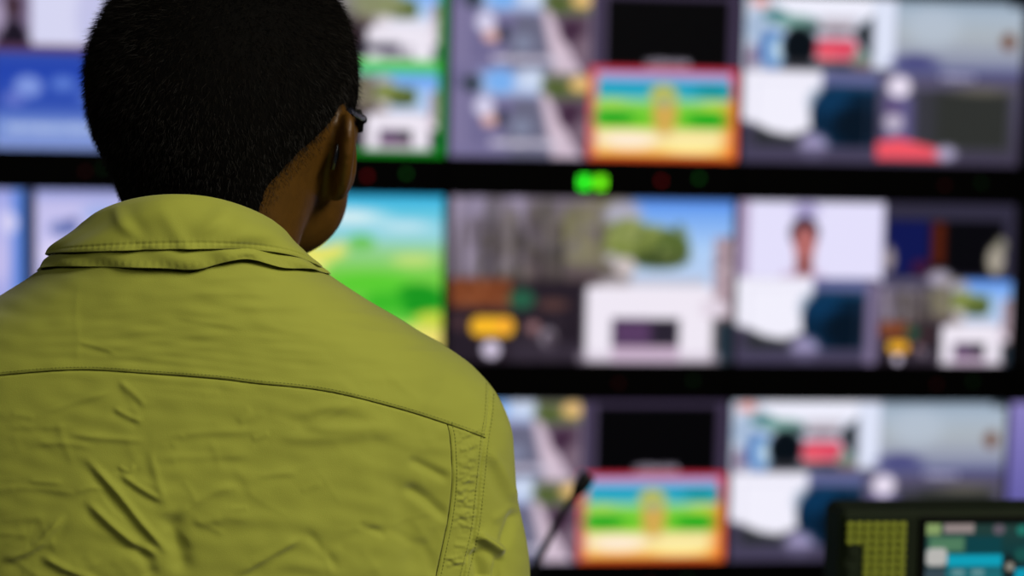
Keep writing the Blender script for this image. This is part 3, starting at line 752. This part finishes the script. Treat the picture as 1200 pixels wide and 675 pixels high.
bn = (bp-(HC+np.array([-.004, .0, 0])))*np.array([1, 1, 0]); bn /= np.linalg.norm(bn, axis=1, keepdims=True)
bd = bn*.3+np.array([0, 0, -1])+.3*rng.normal(size=(nb, 3)); bd /= np.linalg.norm(bd, axis=1, keepdims=True)
base_ = np.concatenate([base_, bp]); nn = np.concatenate([nn, bn]); dirn = np.concatenate([dirn, bd]); ln = np.concatenate([ln, rng.uniform(.0015, .0035, nb)]); NS += nb
sd = np.cross(dirn, rng.normal(size=(NS, 3))); sd /= np.linalg.norm(sd, axis=1, keepdims=True)
wd = .00017
V = np.stack([base_-nn*.0012-sd*wd, base_-nn*.0012+sd*wd, base_+dirn*ln[:, None]], 1).reshape(-1, 3)
st = link('hair_strands', mesh_np('hair_strands', V, np.arange(NS*3).reshape(-1, 3)), M_strand, hair); st['kind'] = 'stuff'

# ---- glasses
GY = .104; GZ = -.008
gl = empty('glasses', (0, 0, 0), 'x', 'x'); del gl['label']; del gl['category']; gl.parent = person
def hp(x, y, z): return h2b((x, y, z))
b = MB()
for s in LR:
    rim = []
    for k in range(29):
        a = 2*PI*k/28; cx, cz = math.cos(a), math.sin(a)
        rim.append(hp(s*.034+.024*math.copysign(abs(cx)**.75, cx), GY-.030*((s*.034+.026*cx)/.058)**2, GZ+.018*math.copysign(abs(cz)**.75, cz)))
    b.tube(rim, .0021, 8)
b.tube([hp(-.009, GY-.001, GZ+.004), hp(0, GY+.004, GZ+.008), hp(.009, GY-.001, GZ+.004)], .0018, 8)
b.build('rims', M_frame, gl, True)
for s in LR:
    b = MB(); b.tube([hp(s*.056, GY-.030, GZ+.004), hp(s*.0645, GY-.034, GZ+.004), hp(s*.0695, GY-.040, GZ+.006)], [.0034, .0046, .0034], 10); b.tube([hp(s*.0635, GY-.034, GZ-.005), hp(s*.0640, GY-.034, GZ+.003), hp(s*.0635, GY-.034, GZ+.011)], [.003, .004, .003], 10); b.build('hinge', M_metal, gl, True)
    b = MB(); b.tube([hp(s*.0695, GY-.038, GZ+.006), hp(s*.0765, .045, .006), hp(s*.082, .01, .024), hp(s*.084, -.008, .022), hp(s*.083, -.022, .006), hp(s*.08, -.027, -.006)], [.002, .002, .002, .0019, .0018, .0016], 8); b.build('temple', M_frame, gl, True)
    b = MB(); v = [hp(s*.034, GY-.010, GZ)]
    for k in range(28):
        a = 2*PI*k/28; cx, cz = math.cos(a), math.sin(a)
        v.append(hp(s*.034+.0235*math.copysign(abs(cx)**.75, cx), GY-.030*((s*.034+.026*cx)/.058)**2, GZ+.0175*math.copysign(abs(cz)**.75, cz)))
    b.add(v, [(0, k+1, (k+1) % 28+1) for k in range(28)]); b.build('lens', M_glass, gl, True)

# ---- shirt
ZT = [.78, .95, 1.1, 1.2, 1.3, 1.36, 1.40, 1.425, 1.445, 1.46, 1.475, 1.49, 1.503, 1.513, 1.525, 1.54]
AT = [.185, .178, .182, .190, .197, .200, .200, .196, .186, .172, .150, .124, .104, .090, .078, .066]
BT = [.118, .112, .122, .128, .126, .120, .113, .107, .102, .097, .092, .087, .082, .077, .072, .062]
CT = [.0, .0, .0, -.002, -.006, -.010, -.014, -.018, -.021, -.024, -.028, -.031, -.034, -.036, -.037, -.038]
def torso(X, Y, Z):
    z = np.asarray(Z); a = np.interp(z, ZT, AT).astype(np.float32); bb = np.interp(z, ZT, BT).astype(np.float32); cc = np.interp(z, ZT, CT).astype(np.float32)
    r = (np.abs(X/a)**2.35+np.abs((Y-cc)/bb)**2.35)**(1/2.35)
    return np.maximum((r-1)*np.minimum(a, bb)*.9, np.maximum(Z-1.53, .78-Z))
S = Field((-.33, -.2, .76), (.33, .19, 1.56), .003)
S.add(torso, (-.25, -.16, .76), (.25, .16, 1.56))
add_cone(S, (.158, -.008, 1.378), (.176, -.01, 1.30), .070, .060, .025, LR)
add_cone(S, (.176, -.01, 1.30), (.208, -.02, 1.11), .060, .054, .02, LR); add_cone(S, (.208, -.02, 1.11), (.221, .038, .89), .054, .042, .02, LR)
P, Q = S.mesh(); P = smooth_np(P, Q, 6)
del S
act = np.ones(len(Q), bool)
for lv in range(2):
    c = P[Q].mean(1)
    sel = act & (c[:, 2] > 1.27) & (c[:, 1] < .05)
    P, Q, act = subdivide_np(P, Q, sel)
    P = smooth_np(P, Q, 3)
N = vnormals(P, Q)
px_, py_ = to_px(P+OFF)
view = CAM-(P+OFF); view /= np.linalg.norm(view, axis=1, keepdims=True)
facing = np.clip(((N*view).sum(1)-.05)/.18, 0, 1)*(P[:, 2] > 1.24)
hot = np.where((facing > 0))[0]
hx, hy = px_[hot], py_[hot]
disp = np.zeros(len(hot))
def along(poly):
    """signed distance (positive below/right of travel), fraction travelled"""
    best = np.full(len(hx), 1e9); sg = np.zeros(len(hx)); tt = np.zeros(len(hx))
    L = [math.hypot(poly[i+1][0]-poly[i][0], poly[i+1][1]-poly[i][1]) for i in range(len(poly)-1)]; T = sum(L); acc = 0
    for i in range(len(poly)-1):
        ax, ay = poly[i]; ex, ey = poly[i+1][0]-ax, poly[i+1][1]-ay
        t = np.clip(((hx-ax)*ex+(hy-ay)*ey)/(ex*ex+ey*ey), 0, 1)
        dx, dy = hx-ax-t*ex, hy-ay-t*ey; d = np.hypot(dx, dy); m = d < best
        best = np.where(m, d, best); sg = np.where(m, np.sign(ex*dy-ey*dx), sg); tt = np.where(m, (acc+t*L[i])/T, tt); acc += L[i]
    return best*sg, tt, T
def spline2(poly, n=6):
    q = catmull([(a, b_, 0) for a, b_ in poly], n); return [(float(k[0]), float(k[1])) for k in q]
def crease(poly, amp, w, kind='r', ww=1.12):
    """amp in mm, w in photo pixels; r: rounded ridge, s: sharp ridge, f: fold with a lit top and a hollow below"""
    global disp
    w = w*ww
    if len(poly) > 2: poly = spline2(poly, 4)
    d, t, T = along(poly)
    tp = np.clip(np.minimum(t, 1-t)*4, 0, 1); tp = tp*tp*(3-2*tp)
    ends = np.exp(-(np.abs(d)/(w*3))**2)
    if kind == 'r': p = np.exp(-(d/w)**2)
    elif kind == 's': p = np.exp(-np.abs(d)/w)
    else: p = np.exp(-(d/w)**2)-.65*np.exp(-((d-2*w)/(1.5*w))**2)+.25*np.exp(-((d+1.5*w)/(2.5*w))**2)
    disp += amp*.0009*p*tp*ends
z3 = lambda *a: [(x/2.647, 420+y/2.647) for x, y in a]
z4 = lambda *a: [(300+x/2.455, 400+y/2.455) for x, y in a]
z2 = lambda *a: [(x/3, 200+y/3) for x, y in a]
# broad shape of the cloth
q = random.Random(12)
for k in range(26):
    a = q.uniform(0, PI); wl = q.uniform(18, 60)/1850*1850; ph = q.uniform(0, 6.28)
    kx, ky = math.cos(a)*.55, math.sin(a)
    disp += .000065*np.sin((hx*kx+hy*ky)/wl*2*PI+ph)
for k in range(16):      # faint horizontal drag lines over the yoke
    wl = q.uniform(9, 20); ph = q.uniform(0, 6.28); tilt = q.uniform(-.12, .16); cx, cy = q.uniform(150, 480), q.uniform(340, 430)
    disp += .00009*np.sin((hy-hx*tilt)/wl*2*PI+ph)*np.exp(-((hx-cx)/120)**2-((hy-cy)/36)**2)
# wrinkles across the back
for pts_, amp, w, kd in (
    (z3((250, 290), (350, 400), (440, 510), (545, 625)), 2.6, 5, 'f'), (z3((365, 350), (430, 398), (515, 450)), 1.6, 4, 'f'),
    (z3((255, 430), (340, 510), (420, 575), (505, 615)), 2.4, 5, 'f'), (z3((520, 470), (545, 560), (575, 680)), -4.0, 11, 'r'),
    (z3((460, 270), (490, 380), (520, 470)), .8, 5, 'f'), (z3((-10, 632), (100, 592), (150, 545), (210, 475)), 2.2, 5, 'f'),
    (z3((115, 605), (200, 650), (320, 700)), 2.0, 5, 'f'), (z3((530, 500), (600, 450), (680, 408), (760, 396)), 1.3, 6, 'f'),
    (z3((720, 680), (830, 612), (945, 550)), 2.0, 5, 'f'), (z3((935, 525), (1000, 590), (1060, 670)), -1.3, 6, 'r'),
    (z3((1100, 515), (1150, 528), (1210, 556)), -1.3, 5, 'r'), (z3((880, 185), (1000, 158), (1180, 165)), 1.1, 7, 'f'),
    (z3((930, 212), (1050, 220), (1230, 208)), 1.1, 6, 'f'), (z3((470, 262), (560, 236), (700, 228), (860, 222)), .7, 5, 'f'),
    (z3((200, 232), (320, 246), (460, 256)), .9, 4, 'f'), (z3((345, 150), (400, 180), (445, 198)), 1.0, 3.5, 'f'),
    (z3((365, 65), (410, 105), (460, 155)), .8, 4, 'f'), (z3((130, 172), (250, 130), (370, 98)), .6, 4, 'f'),
    (z3((95, 265), (200, 262), (300, 278)), .6, 4, 'f'), (z3((-10, 398), (120, 404), (255, 422)), .5, 4, 'f'),
    (z3((80, 380), (200, 386)), .5, 3.5, 'f'), (z3((465, 300), (600, 306), (790, 300)), .6, 5, 'f'),
    (z3((775, 252), (840, 232)), .6, 4, 'f'), (z3((790, 368), (860, 358), (930, 356)), .5, 4, 'f'),
    (z3((420, 560), (450, 620), (480, 690)), -2.2, 8, 'r'), (z3((360, 330), (400, 350), (420, 325)), .7, 3, 'f'),
    (z3((600, 560), (740, 545), (880, 520)), -.7, 9, 'r'), (z3((790, 665), (900, 640), (1030, 650)), .7, 8, 'f'),
    (z3((230, 420), (280, 400), (330, 410)), .5, 3.5, 'f'), (z3((0, 210), (120, 215), (240, 208)), .4, 4, 'f'),
    (z4((0, 268), (150, 280), (330, 268), (450, 248)), 1.2, 7, 'f'), (z4((140, 198), (250, 182), (345, 190)), .7, 6, 'f'),
    (z4((430, 335), (500, 368), (562, 402)), -2.8, 6, 'r'), (z4((420, 410), (490, 455), (558, 520)), -3.2, 7, 'r'),
    (z4((380, 350), (420, 460), (455, 620), (470, 690)), -2.6, 13, 'r'), (z4((470, 560), (500, 620), (510, 690)), -1.5, 7, 'r'),
    (z4((300, 540), (390, 546), (490, 600)), -1.0, 6, 'r'), (z4((280, 330), (330, 420), (350, 500)), .9, 12, 'r'),
    (z2((278, 380), (266, 500), (274, 600), (268, 720)), .22, 4, 'r'), (z2((265, 600), (330, 615), (420, 645)), .5, 3, 'f'),
    (z2((690, 392), (850, 372), (1060, 384)), .45, 4, 'f'), (z2((640, 428), (830, 432), (990, 446)), .5, 4, 'f'),
    (z2((780, 478), (980, 482), (1160, 470)), .5, 4.5, 'f'), (z2((600, 512), (740, 535), (880, 560)), .4, 3.5, 'f'),
    (z2((860, 520), (1000, 560), (1150, 575)), .4, 5, 'f'), (z2((330, 620), (520, 640), (700, 650)), .3, 4, 'f'),
    # sleeve
    (z4((628, 552), (670, 580), (718, 612)), 5.5, 5, 'f'), (z4((668, 300), (712, 395), (748, 475)), 2.4, 6, 'f'),
    (z4((752, 478), (735, 520), (700, 605)), -4.0, 6, 'r'), (z4((625, 590), (640, 640), (655, 700)), -6.0, 9, 'r'),
    (z4((705, 612), (695, 650), (690, 700)), -3.5, 5, 'r'), (z4((690, 330), (740, 430), (762, 520)), .8, 5, 'f'),
    (z4((672, 520), (705, 500), (745, 470)), .9, 5, 'f'), (z4((690, 150), (720, 230), (735, 330)), .5, 8, 'r')):
    crease(pts_, amp, w, kd)
# seams: yoke, pleat, armhole as lapped steps
YOKE = spline2([(-140, 462), (-60, 448), (0, 439.6), (93, 433.2), (180, 438), (257, 443.8), (300, 449), (381.5, 458), (463, 477.4), (524, 496.5), (569, 513)], 6)
PLEAT = spline2([(524, 496.5), (528, 518), (529.5, 563), (525.5, 604), (520, 632), (509, 684)], 6)
ARM = spline2([(574, 428), (574, 455), (572.5, 485), (568, 514), (565, 543), (561, 583), (556, 624), (547, 661), (540, 690)], 6)
def seam(poly, height, w, groove=0.0, pucker=0.0, side=1, reach=30):
    global disp
    d, t, T = along(poly); d = d*side
    end = np.clip(np.minimum(t, 1-t)*T/6+.0, 0, 1); near = np.exp(-(d/reach)**2)
    disp += .001*height*np.clip(.5-d/w, 0, 1)*near*end*(d < reach*3)
    disp -= .001*groove*np.exp(-((d-.6)/1.3)**2)*end
    if pucker: disp += .001*pucker*np.sin(t*T/4.6*2*PI+np.sin(t*T/17)*2)*np.exp(-(np.abs(d)/5.5)**1.5)*np.clip(np.abs(d)/2, 0, 1)*end
seam(YOKE, .8, 2.2, .7, 0, 1, 26)
seam(PLEAT, .7, 2.2, 1.2, .0, -1, 16)
seam(ARM, .6, 3, .8, .26, 1, 10)

for k in range(110):    # small random creases low on the back
    x, y = q.uniform(-10, 520), q.uniform(450, 680); a = q.choice([q.gauss(0, .25), q.gauss(.9, .3), q.gauss(-.6, .3)]); L = q.uniform(24, 85)
    crease([(x-L*math.cos(a)/2, y-L*math.sin(a)/2), (x+q.uniform(-3, 3), y+q.uniform(-3, 3)), (x+L*math.cos(a)/2, y+L*math.sin(a)/2)], q.uniform(.1, .42), q.uniform(3.5, 6), q.choice('ffr'))
for k in range(64):     # irregular puckers between pleat and armhole
    t = q.uniform(0, 1); y = 505+t*165; x0 = np.interp(y, [505, 563, 632, 675], [526, 530, 520, 510]); x1 = np.interp(y, [505, 583, 661], [568, 561, 546])
    xa = x0+q.uniform(.1, .6)*(x1-x0); crease([(xa, y+q.uniform(-3, 3)), (xa+q.uniform(8, 20), y+q.uniform(-6, 6))], q.uniform(.2, .75), q.uniform(2, 3), 'f', 1.0)
P[hot] += N[hot]*(disp*facing[hot])[:, None]
nsm = smooth_np(P, Q, 1, .25, False); P = nsm
shirt = link('shirt', mesh_np('shirt', P, Q), M_shirt, person, True)
SB = BVHTree.FromPolygons([tuple(p) for p in P], [tuple(map(int, f)) for f in Q[act]])

# stitches along the seams, laid on the cloth
def on_shirt(px, py, bvh=None):
    d = FWD+RGT*(px-600)/FPX+UPV*(337.5-py)/FPX; d = Vector(d/np.linalg.norm(d))
    h = (bvh or SB).ray_cast(Vector(CAM-OFF), d)
    return (h[0], h[1]) if h[0] is not None else None
def offset2(poly, off):
    out = []
    for i in range(len(poly)):
        a = poly[max(i-1, 0)]; c_ = poly[min(i+1, len(poly)-1)]; ex, ey = c_[0]-a[0], c_[1]-a[1]; L = math.hypot(ex, ey)+1e-9
        out.append((poly[i][0]-ey/L*off, poly[i][1]+ex/L*off))
    return out
def resample(poly, step):
    out = []; carry = 0
    for i in range(len(poly)-1):
        a, c_ = np.array(poly[i]), np.array(poly[i+1]); L = np.linalg.norm(c_-a); s = carry
        while s < L: out.append(tuple(a+(c_-a)*s/L)); s += step
        carry = s-L
    return out
def stitches(mb, poly, step=4.2, r=.00028, bvh=None):
    pt = resample(poly, step)
    for i in range(len(pt)-1):
        a = on_shirt(*pt[i], bvh); e_ = (pt[i][0]*.35+pt[i+1][0]*.65, pt[i][1]*.35+pt[i+1][1]*.65); c_ = on_shirt(*e_, bvh)
        if a is None or c_ is None or (a[0]-c_[0]).length > .006: continue
        mb.tube([a[0]+a[1]*.0001, (a[0]+c_[0])/2+a[1]*.0003, c_[0]+c_[1]*.0001], [r*.6, r, r*.6], 5)
b = MB()
stitches(b, offset2(PLEAT, -5.5)); stitches(b, offset2(ARM, 4.5)); stitches(b, offset2(ARM, -4.5)); stitches(b, offset2(YOKE, -3.2), 4.4, .0002)
b.build('stitching', M_thread, shirt)
for nm_, ln_ in (('yoke_seam_shade', YOKE), ('pleat_seam_shade', PLEAT)):  # thin dark cord laid in each seam to imitate its shadow line
    b = MB(); run = []
    for qx in resample(ln_, 3.0):
        h = on_shirt(*qx)
        if h is not None: run.append(h[0]+h[1]*.00005)
    b.tube(run, .00034, 6); b.build(nm_, M_seam_shade, shirt, True)

# collar: folded leaf above, second flap under it
NC = np.array([.0, -.036])
def collar_strip(name, top, low, thick, wob, parent, n=240, m=22, span=168, seed=3):
    """top/low: phi in degrees (0 = back) -> (rx, ry, z); closed shell of given thickness"""
    qq = random.Random(seed); ph = [qq.uniform(0, 6.28) for _ in range(6)]
    V = []
    for side in (0, 1):
        for i in range(n+1):
            f = -span+2*span*i/n; a = math.radians(f)
            T = top(f); L = low(f)
            for k in range(m+1):
                t = k/m; bul = math.sin(t*PI)*.0035
                rx, ry, z = [T[j]+(L[j]-T[j])*t for j in range(3)]
                rr = bul+wob(f, t, ph)-(thick if side else 0)
                if not side: rr += .0012*(1-min(1, abs(t-0)/.1))*-1
                V.append((NC[0]+(rx+rr)*math.sin(a), NC[1]-(ry+rr)*math.cos(a), z))
    V = np.array(V); G = np.arange((n+1)*(m+1)).reshape(n+1, m+1); o2 = (n+1)*(m+1)
    F = [(G[i, k], G[i+1, k], G[i+1, k+1], G[i, k+1]) for i in range(n) for k in range(m)]
    F += [(G[i, k]+o2, G[i, k+1]+o2, G[i+1, k+1]+o2, G[i+1, k]+o2) for i in range(n) for k in range(m)]
    for i in range(n):
        F.append((G[i, m], G[i+1, m], G[i+1, m]+o2, G[i, m]+o2)); F.append((G[i+1, 0], G[i, 0], G[i, 0]+o2, G[i+1, 0]+o2))
    for k in range(m):
        F.append((G[0, k], G[0, k+1], G[0, k+1]+o2, G[0, k]+o2)); F.append((G[n, k+1], G[n, k], G[n, k]+o2, G[n, k+1]+o2))
    F = np.array(F)
    return link(name, mesh_np(name, V, F), M_shirt, parent, True), V, F
def g_(f, c_, w): return math.exp(-((f-c_)/w)**2)
def leaf_top(f):
    k = 1-math.cos(math.radians(f)); return (.0715, .068, 1.5645-.040*k)
def leaf_low(f):
    k = 1-math.cos(math.radians(f))
    return (.0915, .0825, 1.5305-.012*k+.001*math.sin(math.radians(f)*3)-.005*g_(f, 80, 24))
def leaf_wob(f, t, ph):
    s = .0006*math.sin(f/9+ph[0]+t*5)+.0007*math.sin(f/17-t*6+ph[1])+.0005*math.sin(f/5+t*9+ph[2])*t
    s *= 1.7
    s += .0030*math.exp(-((f-(4+22*(1-t)))/5)**2)*math.sin(t*PI)             # diagonal fold right of centre
    s += .0022*math.exp(-((f-(-34+22*t))/4)**2)*math.sin(t*PI)+.0018*math.exp(-((f-(34-14*t))/6)**2)*math.sin(t*PI)-.0024*math.exp(-((f-(-24+10*t))/5)**2)*t+.0022*math.exp(-((f-(-10+14*t))/4)**2)*t
    s += .00035*math.sin(f*2.3)*math.exp(-((t-.9)/.08)**2)                    # puckers at the edge stitch
    s += -.0008*math.exp(-((t-.885)/.018)**2)
    return s
leaf, LV, LF = collar_strip('collar', leaf_top, leaf_low, .0026, leaf_wob, shirt, n=360, m=40)
def flap_top(f):
    k = 1-math.cos(math.radians(f)); return (.074, .0720, 1.5405-.016*k)
def flap_low(f):
    k = 1-math.cos(math.radians(f))
    return (.0965, .0805, 1.5185-.0095*k+.0065*g_(f, 26, 13)+.002*g_(f, 60, 16)-.0015*g_(f, 6, 9)+.0015*g_(f, -55, 25))
def flap_wob(f, t, ph):
    s = .0011*math.sin(f/8+ph[3]+t*4)+.0010*math.sin(f/4.2+ph[1]-t*7)*t
    s += .0032*math.exp(-((f-(8+14*t))/6)**2)*t+.0022*math.exp(-((f-(20+30*(1-t)))/7)**2)*math.sin(t*PI)
    s += -.0018*math.exp(-((f-14)/4)**2)*t+.0003*math.sin(f*2.1)*math.exp(-((t-.88)/.08)**2)
    return s
flap, FV, FF = collar_strip('collar_flap', flap_top, flap_low, .0022, flap_wob, shirt, n=360, m=32, seed=8)
flap['label'] = 'second cloth layer under the turned-down collar'
# neck band standing inside the leaf
def band_top(f):
    k = 1-math.cos(math.radians(f)); return (.0685, .0652, 1.562-.040*k)
def band_low(f): return (.070, .068, 1.505-.012*(1-math.cos(math.radians(f))))
collar_strip('collar_band', band_top, band_low, .0022, lambda f, t, ph: -.001, shirt, n=120, m=8, seed=2)

# cuffs and front placket with buttons (out of the camera's sight)
for s in LR:
    b = MB(); b.lathe([(.0435, -.03), (.0455, -.028), (.0462, 0), (.0455, .028), (.0435, .03)], (s*.2215, .040, .895), 32); b.build('cuff', M_shirt, shirt, True)
def front_y(z): return float(np.interp(z, ZT, CT)+np.interp(z, ZT, BT))
b = MB(); v = []; f = []
zs = np.linspace(.8, 1.49, 40)
for z in zs:
    y = front_y(z)+.001; v += [(-.018, y-.002, z), (-.016, y+.0015, z), (.016, y+.0015, z), (.018, y-.002, z)]
for i in range(39):
    for k in range(3): f.append((i*4+k, i*4+k+1, i*4+k+5, i*4+k+4))
b.add(v, f); b.build('placket', M_shirt, shirt, True)
for z in (.86, .96, 1.06, 1.16, 1.26, 1.36, 1.45):
    b = MB(); b.lathe([(.0058, .0), (.0058, .002), (.0045, .0028), (.0035, .002)], (0, front_y(z)+.0022, z), 18, 'y'); b.build('button', M_thread, shirt, True)

# ---- trousers and shoes
T = Field((-.24, -.2, .03), (.24, .2, 1.02), .005)
add_ell(T, (0, 0, .92), (.168, .112, .12), .04)
add_cone(T, (.088, 0, .88), (.098, .012, .5), .094, .074, .03, LR); add_cone(T, (.098, .012, .5), (.102, -.012, .10), .074, .064, .03, LR)
T.add(lambda X, Y, Z: (Z-.98)+X*0+Y*0, (-.3, -.3, .9), (.3, .3, 1.1), 0, 'i')
T.f = np.maximum(T.f, (T.ax[2]-.98)[None, None, :]); T.f = np.maximum(T.f, (.05-T.ax[2])[None, None, :])
P, Q = T.mesh(); P = smooth_np(P, Q, 3)
link('trousers', mesh_np('trousers', P, Q), M_trouser, person, True)
for s in LR:
    T = Field((s*.1-.08, -.12, -.01), (s*.1+.1, .22, .14), .004)
    add_cone(T, (s*.1, -.035, .042), (s*.114, .135, .03), .043, .037, .0); add_cone(T, (s*.1, -.03, .05), (s*.101, -.02, .1), .046, .05, .02)
    T.f = np.maximum(T.f, (0.001-T.ax[2])[None, None, :]); T.f = np.maximum(T.f, (T.ax[2]-.115)[None, None, :])
    P, Q = T.mesh(); P = smooth_np(P, Q, 2)
    link('shoe', mesh_np('shoe', P, Q), M_shoe, person, True)

# ------------------------------------------------------------------ light
w = bpy.data.worlds.new('world'); scene.world = w; w.use_nodes = True
w.node_tree.nodes['Background'].inputs['Color'].default_value = (.8, .85, 1, 1); w.node_tree.nodes['Background'].inputs['Strength'].default_value = .012
def area(name, loc, target, size, energy, col):
    l = bpy.data.lights.new(name, 'AREA'); l.energy = energy; l.color = col; l.shape = 'RECTANGLE'; l.size = size[0]; l.size_y = size[1]
    o = bpy.data.objects.new(name, l); COL.objects.link(o); o.location = loc
    o.rotation_euler = (Vector(target)-Vector(loc)).to_track_quat('-Z', 'Y').to_euler(); return o
area('ceiling_key', (1.5, -.1, 2.75), (MX, MYY, 1.4), (1.3, .8), 62, (1, .95, .82))
area('ceiling_fill', (-1.2, -.9, 2.9), (MX, MYY, 1.3), (1.6, 1.2), 17, (1, .96, .86))
